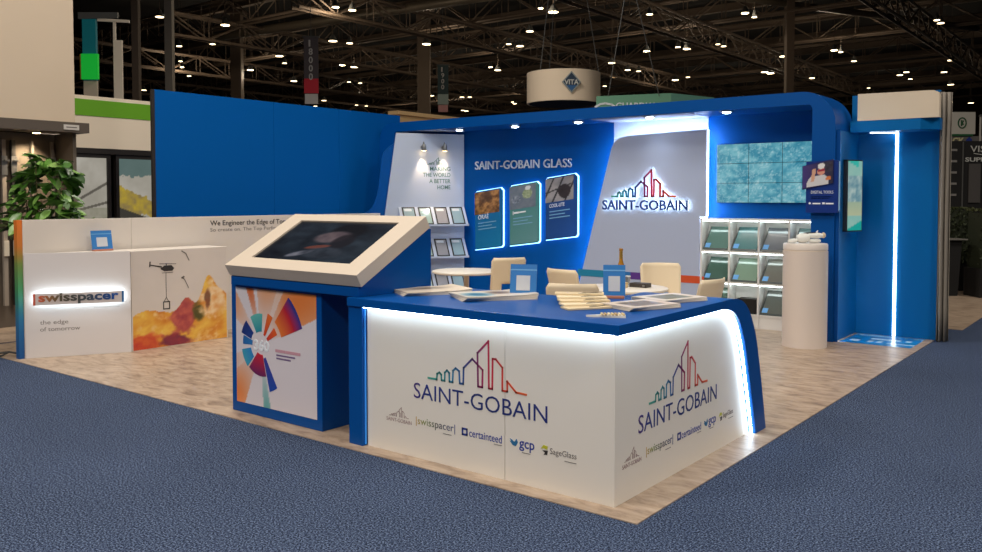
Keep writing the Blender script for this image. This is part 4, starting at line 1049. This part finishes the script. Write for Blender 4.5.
text('lettering', 'VITA', dlP - dlu * .20 - Z1 * .07, dlu, Z1, mat('pale_letter', (206, 206, 200), .6), ds, w=.40, h=.14, t=.03, bold=.02)
for a in (.6, 2.6, 4.6):
    MB().tube([cxy + Vector((math.cos(a), math.sin(a), 0)) * 1.02 + Z1 * 5.3, cxy + Z1 * 9.0 + Vector((math.cos(a), math.sin(a), 0)) * .4], .012, 5).build('cable', GREYP, ds)
ts = thing('box_sign', (-10.6, 20.2, 3.9), 'pale green hanging box sign behind the blue fascia', 'sign')
TQ = mat('sea_green_board', (112, 168, 140), .7)
e0 = Vector((-11.45, 18.98, 0)); e1 = Vector((-9.95, 20.15, 0)); eu = (e1 - e0).normalized()
MB().prism([(0, 3.7), ((e1 - e0).length, 3.7), ((e1 - e0).length, 4.38), (0, 4.30)], e0, eu, Z1, eu.cross(Z1), -.06, 0).build('face', TQ, ts)
sideU = Vector((.62, .78, 0)).normalized()
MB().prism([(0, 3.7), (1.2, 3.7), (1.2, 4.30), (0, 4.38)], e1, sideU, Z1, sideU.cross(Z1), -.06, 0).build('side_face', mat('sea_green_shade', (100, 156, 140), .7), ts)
text('lettering', 'GUARDIAN', e0 + eu * .50 + Z1 * 3.99 + eu.cross(Z1) * .002, eu, Z1, WHITEINK, ts, w=1.1, h=.15, t=.01, bold=.02)
flat('swoosh', stroke([(0, 0), (.12, .07), (.25, .09), (.40, .06), (.5, 0)], .05), e0 - eu * .02 + Z1 * 4.03, eu, Z1, WHITEINK, ts, 0, .01)
for k in (.3, 1.6): MB().tube([e0 + eu * k + Z1 * 4.3, e0 + eu * k + Z1 * 9.2 + rgt * (.8 if k < 1 else -1.2)], .012, 5).build('cable', GREYP, ts)

def aisle_banner(c, w, h, z, label, digits, cols, tip):
    t = thing('aisle_banner', (c[0], c[1], z), label, 'banner', 'hanging aisle banners')
    P = Vector((c[0], c[1], z)) - rgt * w / 2
    MB().prism([(0, h * .38), (w, h * .38), (w, h), (0, h)], P, rgt, Z1, -fwd, -.02, .02).build('upper_cloth', mat('banner_a%s' % label[:9], cols[0], .8), t)
    MB().prism([(0, h * .16), (w, h * .16), (w, h * .38), (0, h * .38)], P, rgt, Z1, -fwd, -.02, .02).build('lower_cloth', mat('banner_b%s' % label[:9], cols[1], .8), t)
    MB().prism([(w * .05, 0), (w * .95, 0), (w * .95, h * .15), (w * .05, h * .15)], P, rgt, Z1, -fwd, -.02, .02).build('tip_card', mat('banner_c%s' % label[:9], cols[2], .8), t)
    for i, d in enumerate(digits):
        text('lettering', d, P + rgt * (w * .34) + Z1 * (h * .86 - i * h * .125) - fwd * .021, rgt, Z1, mat('banner_white', (190, 186, 182), .7), t, w=w * (.28 if d != '1' else .12), h=h * .10, t=.005, bold=.02)
    MB().tube([P + Z1 * (h + .02) - rgt * .05, P + Z1 * (h + .02) + rgt * (w + .05)], .03, 6).build('rod', GREYP, t)
    MB().tube([P + Z1 * (h + .02) + rgt * w / 2, P + rgt * w / 2 + Z1 * (13 - z)], .012, 5).build('cable', GREYP, t)
aisle_banner((-23.42, 19.77), .50, 2.30, 4.98, 'black and red aisle banner with white digits on the left', ['1', '8', '0', '0', '0'], [(84, 76, 80), (214, 50, 66), (214, 208, 204)], 0)
aisle_banner((-26.42, 30.12), .50, 2.15, 5.70, 'dark teal aisle banner with white digits further back', ['1', '9', '0', '0'], [(52, 70, 74), (160, 176, 172), (206, 150, 150)], 0)

# tall coloured tower signs behind the green band
tt = thing('tower_sign', (-21.6, 11.0, .0), 'tall tower sign with a teal upper panel and a bright green box', 'sign')
Pt = Vector((-21.75, 10.92, 0))
MB().prism([(.0, .0), (.34, .0), (.34, 4.70), (.0, 4.70)], Pt, rgt, Z1, -fwd, -.08, 0).build('post', mat('tower_cream', (206, 190, 170), .7), tt)
MB().prism([(.0, 4.70), (.34, 4.70), (.34, 6.25), (.0, 6.25)], Pt, rgt, Z1, -fwd, -.08, .03).build('teal_panel', mat('tower_teal', (0, 110, 120), .6, emit=.12, ecol=(0, 110, 120)), tt)
MB().prism([(.0, 4.72), (.42, 4.72), (.42, 5.36), (.0, 5.36)], Pt, rgt, Z1, -fwd, .03, .12).build('green_box', mat('tower_green', (20, 200, 60), .6, emit=.35, ecol=(20, 190, 60)), tt)
MB().prism([(-.06, 4.72), (.0, 4.72), (.0, 5.36), (-.06, 5.36)], Pt, rgt, Z1, -fwd, -.06, .05).build('orange_edge', mat('tower_orange', (206, 130, 50), .6), tt)
MB().prism([(-.10, 6.25), (.9, 6.28), (.9, 6.42), (-.10, 6.42)], Pt, rgt, Z1, -fwd, -.06, .03).build('cap', GREYP, tt)
wt = thing('white_post', (-21.05, 11.46, 0), 'plain cream post beside the teal tower sign', 'post')
MB().prism([(-.11, 0), (.11, 0), (.11, 5.72), (-.11, 5.72)], (-21.05, 11.46, 0), rgt, Z1, -fwd, -.06, 0).build('post', mat('post_cream', (240, 226, 206), .7), wt)
MB().prism([(-.11, 5.72), (-.05, 5.72), (-.05, 6.2), (-.11, 6.2)], (-21.05, 11.46, 0), rgt, Z1, -fwd, -.06, 0).build('neck', mat('post_cream', (240, 226, 206), .7), wt)
MB().prism([(-.5, 6.2), (.3, 6.16), (.3, 6.23), (-.5, 6.28)], (-21.05, 11.46, 0), rgt, Z1, -fwd, -.06, 0).build('cross_bar', mat('post_cream', (240, 226, 206), .7), wt)

# ------------------------------------------------------------------ booths on the right, beyond the drape
rb = thing('wall_dark_booth', (-3.3, 22.8, 0), 'black booth wall with white lettering beyond the hedge', 'wall', kind='structure')
Pr = Vector((-4.6, 21.8, 0))
MB().prism([(0, 0), (4.2, 0), (4.2, 3.03), (0, 3.03)], Pr, rgt, Z1, -fwd, -.1, 0).build('panel', mat('black_board', (26, 24, 24), .7), rb)
text('lettering', 'VISION', Vector((-3.57, 22.61, 2.77)) - fwd * .01, rgt, Z1, mat('pale_letter', (206, 206, 200), .6), rb, w=.82, h=.15, t=.01)
text('lettering', 'SUPPLIER', Vector((-3.66, 22.54, 2.55)) - fwd * .01, rgt, Z1, mat('pale_letter', (206, 206, 200), .6), rb, w=.86, h=.10, t=.01, bold=.02)
flat('swoosh', stroke([(0, .03), (.2, 0), (.4, .03)], .015), Vector((-3.5, 22.67, 2.71)) - fwd * .01, rgt, Z1, mat('pale_letter', (206, 206, 200), .6), rb)
MB().prism([(0, 0), (.27, 0), (.27, .9), (0, .9)], Vector((-3.60, 22.58, 1.60)) - fwd * .02, rgt, Z1, -fwd, 0, .03).build('poster_panel', mat('grey_poster', (84, 80, 78), .6), rb)
MB().prism([(0, 0), (.02, 0), (.02, 3.0), (0, 3.0)], Vector((-3.72, 22.49, .01)) - fwd * .02, rgt, Z1, -fwd, 0, .03).build('joint', GREYP, rb)
for k in range(5):
    flat('small_print', stroke([(0, 0), (.13, 0)], .05), Vector((-3.93, 22.32, 2.82 - .26 * k)) - fwd * .012, rgt, Z1, mat('dim_print', (140, 136, 132), .6), rb)
gs = thing('round_mark_sign', (-4.1, 24.7, 3.1), 'white hanging sign with a green ring mark beyond the drape', 'sign')
Pg = Vector((-4.95, 24.08, 0))
MB().prism([(0, 3.34), (1.42, 3.34), (1.42, 3.90), (0, 3.90)], Pg, rgt, Z1, -fwd, -.1, 0).build('board', mat('sign_white', (214, 208, 196), .7), gs)
MB().prism([(0, 3.29), (1.36, 3.29), (1.36, 3.34), (0, 3.34)], Pg, rgt, Z1, -fwd, -.1, .01).build('green_edge', mat('ring_green', (40, 100, 60), .6), gs)
flat('ring_mark', stroke([(.10 * math.cos(2*math.pi*k/16), .13 * math.sin(2*math.pi*k/16)) for k in range(17)], .03) + stroke([(-.02, -.06), (-.02, .06), (.03, .05), (.0, .0), (.03, -.03), (-.02, -.06)], .025), Pg + rgt * 1.08 + Z1 * 3.62, rgt, Z1, mat('ring_green', (40, 100, 60), .6), gs, 0, .01)
MB().prism([(0, 3.02), (2.6, 3.02), (2.6, 3.29), (0, 3.29)], Pg, rgt, Z1, -fwd, -.14, -.04).build('fascia', mat('fascia_grey', (120, 116, 112), .7), gs)
text('lettering', 'CK', Pg + rgt * .84 + Z1 * 3.06, rgt, Z1, mat('cream_letter', (216, 206, 160), .6), gs, w=.30, h=.19, t=.02, bold=.03)
MB().prism([(1.20, 3.05), (1.32, 3.05), (1.34, 3.2), (1.27, 3.27), (1.20, 3.2)], Pg, rgt, Z1, -fwd, -.02, .01).build('blue_mark', mat('royal_mark', (40, 60, 150), .6), gs)
for k, sx in enumerate((1.55, 1.66, 1.78)):
    pp_ = Pg + rgt * sx
    q_ = thing('white_pole', (pp_.x, pp_.y, 0), ['left', 'middle', 'right'][k] + ' of three thin pale poles beside the ring mark sign', 'pole', 'pale poles beyond the drape')
    MB().tube([pp_, pp_ + Z1 * 3.78], .025, 8).build('shaft', mat('pole_white', (190, 184, 176), .6), q_)
    MB().lathe([(.04, 3.78), (.05, 3.80), (.02, 3.84)], pp_, 10).build('cap', GREYP, q_)
# hedge blocks
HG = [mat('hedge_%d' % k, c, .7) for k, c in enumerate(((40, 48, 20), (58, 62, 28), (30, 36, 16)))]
def hedge(c, w, d, h, label):
    t = thing('hedge_planter', (c[0], c[1], .005), label, 'hedge', 'hedges of the dark booth')
    C_ = Vector((c[0], c[1], 0))
    MB().prism([(-w/2, -d/2), (w/2, -d/2), (w/2, d/2), (-w/2, d/2)], C_, rgt, fwd, Z1, .01, .50).build('planter', mat('planter_black', (20, 18, 18), .6), t)
    mm = [MB(), MB(), MB()]
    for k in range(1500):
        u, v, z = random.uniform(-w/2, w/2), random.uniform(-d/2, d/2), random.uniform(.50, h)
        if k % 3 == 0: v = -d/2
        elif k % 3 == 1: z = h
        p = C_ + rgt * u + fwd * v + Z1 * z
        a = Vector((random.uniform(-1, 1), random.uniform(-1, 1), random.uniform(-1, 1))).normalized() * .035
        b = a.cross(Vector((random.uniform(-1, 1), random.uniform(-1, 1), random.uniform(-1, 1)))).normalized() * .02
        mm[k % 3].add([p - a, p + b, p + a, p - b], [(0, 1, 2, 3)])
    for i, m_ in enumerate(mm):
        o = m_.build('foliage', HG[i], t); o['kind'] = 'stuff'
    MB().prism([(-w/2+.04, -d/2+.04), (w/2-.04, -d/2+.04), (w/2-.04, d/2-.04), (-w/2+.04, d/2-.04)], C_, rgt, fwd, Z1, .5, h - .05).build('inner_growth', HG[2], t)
hedge((-3.3, 17.6), 1.1, .5, 1.52, 'clipped dark green hedge directly behind the grey drape')
hedge((-2.15, 17.1), 1.1, .5, 1.50, 'clipped dark green hedge at the right edge of the view')
# small side table with black cloth next to the hedge
sd = thing('draped_table', (-2.93, 16.7, .005), 'small table with a black cloth and grey top before the hedge', 'table')
Cq = Vector((-2.93, 16.7, 0))
MB().prism([(-.22, -.2), (.22, -.2), (.22, .2), (-.22, .2)], Cq, rgt, fwd, Z1, .98, 1.0).build('table_top', mat('grey_top', (110, 106, 100), .5), sd)
MB().prism([(-.10, .01), (.10, .01), (.16, .97), (-.16, .97)], Cq - fwd * .12, rgt, Z1, fwd, 0, .24).build('cloth', mat('black_cloth', (18, 16, 16), .9), sd)

# ------------------------------------------------------------------ roof structure and lamps of the hall
TR = mat('truss_grey', (104, 88, 74), .7)
def truss(a, b, label, depth=1.3, wd=.5):
    a = Vector(a); b = Vector(b); d = (b - a).normalized(); s = d.cross(Z1); L = (b - a).length
    t = thing('roof_truss', a, label, 'truss', 'steel roof trusses')
    for sx in (-1, 1):
        for dz in (0, -depth):
            MB().tube([a + s * sx * wd / 2 + Z1 * dz, b + s * sx * wd / 2 + Z1 * dz], .07, 5).build('chord', TR, t)
    n = max(4, int(L / 2.0)); m_ = MB()
    for k in range(n):
        p = a + d * (L * k / n); q = a + d * (L * (k + 1) / n)
        for sx in (-1, 1):
            o = s * sx * wd / 2
            m_.tube([p + o - (Z1 * depth if k % 2 else Z1 * 0), q + o - (Z1 * 0 if k % 2 else Z1 * depth)], .04, 4, cap=False)
            m_.tube([p + o, p + o - Z1 * depth], .03, 4, cap=False)
        m_.tube([p + s * wd / 2, q - s * wd / 2], .03, 4, cap=False)
    o = m_.build('web_bars', TR, t); o['kind'] = 'stuff'
k = 0
NTH = ['nearest', 'second nearest', 'third nearest', 'fourth nearest', 'fifth nearest', 'sixth nearest', 'farthest', 'rightmost']
for k, y in enumerate((26, 33, 40, 48, 57, 68, 82)):
    truss((-85, y, 11.6), (15, y, 11.6), 'dark steel roof truss crossing the hall ceiling, %s of seven' % NTH[k])
NTL = ['leftmost', 'second from left', 'third from left', 'fourth from left', 'fifth from left', 'sixth from left', 'seventh from left', 'rightmost']
for k, x in enumerate((-72, -58, -46, -36, -27, -18, -9, 0)):
    truss((x, 22, 10.2), (x, 95, 10.2), 'dark steel roof truss running away along the ceiling, %s of eight' % NTL[k], 1.0, .4)
for k, y in enumerate(range(30, 102, 6)):
    j_ = thing('roof_joist', (-35, y, 12.4), 'thin dark joist under the roof deck, number %s from the near end' % ['one', 'two', 'three', 'four', 'five', 'six', 'seven', 'eight', 'nine', 'ten', 'eleven', 'twelve'][k], 'joist', 'roof joists')
    MB().box(-85, 15, y - .06, y + .06, 12.6, 12.98).build('web', TR, j_); MB().box(-85, 15, y - .16, y + .16, 12.54, 12.6).build('flange', TR, j_)
# catwalk-like ducts
DU = mat('duct_grey', (116, 104, 88), .5, metal=.3)
for i, (a, b, r, z, lb) in enumerate((((-40, 27), (-13, 29.5), .22, 10.2, 'pale round air duct high on the left of the ceiling'), ((-22, 24), (-8, 52), .16, 10.7, 'thin pipe running diagonally under the roof'), ((-12, 20), (-2, 45), .25, 10.0, 'pale duct running diagonally under the roof at upper right'))):
    dd = thing('air_duct', (a[0], a[1], z), lb, 'duct', 'ducts under the roof')
    MB().tube([(a[0], a[1], z), (b[0], b[1], z)], r, 12).build('pipe', DU, dd, smooth=True)
    for k in range(4):
        t_ = (k + .5) / 4; x = a[0] + (b[0] - a[0]) * t_; y = a[1] + (b[1] - a[1]) * t_
        MB().tube([(x, y, z + r), (x, y, 12.9)], .02, 5).build('hanger', TR, dd)
LP = [(-32.6, 22.7), (-38.9, 24.4), (-37.1, 25.1), (-43.1, 27.1), (-45.0, 28.4), (-56.6, 32.7), (-47.9, 30.7), (-33.3, 20.0), (-26.1, 23.3), (-26.0, 24.1), (-31.8, 28.2), (-31.6, 29.1), (-37.1, 33.6), (-37.1, 34.5), (-42.1, 38.7), (-41.9, 39.5), (-46.8, 43.3), (-46.8, 44.1), (-52.0, 48.6), (-51.9, 49.6), (-42.8, 31.5), (-37.4, 29.4), (-39.1, 31.1), (-44.6, 36.2), (-28.8, 31.6), (-41.7, 49.7), (-41.2, 50.0), (-36.3, 44.6), (-19.8, 28.5), (-19.8, 29.4), (-25.6, 34.1), (-25.5, 34.9), (-30.9, 39.4), (-31.3, 40.6), (-22.9, 32.1), (-16.9, 32.2), (-19.4, 40.0), (-19.3, 40.8), (-17.5, 40.5), (-17.5, 41.2), (-21.2, 40.1), (-24.6, 42.4), (-25.2, 45.3), (-24.9, 46.1), (-24.9, 51.0), (-23.7, 50.3), (-40.7, 54.7), (-30.0, 50.8), (-13.7, 34.4), (-13.7, 35.4), (-7.8, 40.8), (-7.8, 41.6), (-13.5, 45.8), (-13.4, 46.6), (-13.7, 50.1), (-19.1, 51.1), (-19.0, 51.8), (-17.7, 55.5), (-13.0, 57.5), (-12.4, 56.4), (-12.9, 59.8), (-16.2, 62.9), (-13.4, 76.1), (-12.3, 77.8)]
rl = random.Random(11)
LP += [(round(rl.uniform(-62, 4), 1), round(rl.uniform(44, 95), 1)) for _ in range(46)]
HB = mat('highbay_lens', (255, 232, 190), .5, emit=6, ecol=(255, 226, 176))
hb_h = MB().lathe([(.24, .0), (.24, .03), (.12, .22), (.06, .30)], (0, 0, 0), 14).mesh('reflector', True); hb_h.materials.append(GREYP)
hb_l = MB().lathe([(.22, -.02), (.22, -.002)], (0, 0, 0), 14).mesh('lens'); hb_l.materials.append(HB)
hb_r = MB().tube([(0, 0, .30), (0, 0, 3.69)], .015, 5).mesh('rod'); hb_r.materials.append(TR)
for i, (x, y) in enumerate(LP):
    t = thing('high_bay_lamp', (x, y, 9.3), 'small glowing lamp hanging under the dark hall roof', 'lamp', 'high bay lamps of the hall')
    for nm, me in (('reflector', hb_h), ('lens', hb_l), ('rod', hb_r)):
        o = bpy.data.objects.new(nm, me); COL.objects.link(o); o.parent = t
    k_ = rl.uniform(.45, .95); t.scale = (k_, k_, 1)
    if i % 4 == 0:
        pl_ = bpy.data.lights.new('lamp_glow', 'POINT'); pl_.energy = 120; pl_.color = (1, .84, .62); pl_.shadow_soft_size = .2
        po = bpy.data.objects.new('lamp_glow', pl_); COL.objects.link(po); po.parent = t; po.location = (0, 0, -.35)
# hall columns
for i, (x, y, w_, lb) in enumerate(((-27.28, 16.74, .26, 'slim grey steel column left of the blue wall top'), (-26.3, 14.95, .22, 'dark steel column behind the cream post'), (-42.4, 30.3, .6, 'dark hall column above the tall blue wall'), (-33, 36, .7, 'dark hall column beyond the teal banner'), (-13.8, 40, .35, 'dark steel column in the upper right hall'))):
    c = thing('hall_column', (x, y, 0), lb, 'column')
    CM_ = mat('column_grey', (150, 140, 128), .6) if i == 0 else TR
    MB().prism([(-w_/2, -w_/2), (w_/2, -w_/2), (w_/2, w_/2), (-w_/2, w_/2)], (x, y, 0), rgt, fwd, Z1, 0.01, 12.9).build('shaft', CM_, c, bevel=.01)
    MB().prism([(-w_*.8, -w_*.8), (w_*.8, -w_*.8), (w_*.8, w_*.8), (-w_*.8, w_*.8)], (x, y, 0), rgt, fwd, Z1, 12.3, 12.5).build('collar', CM_, c)
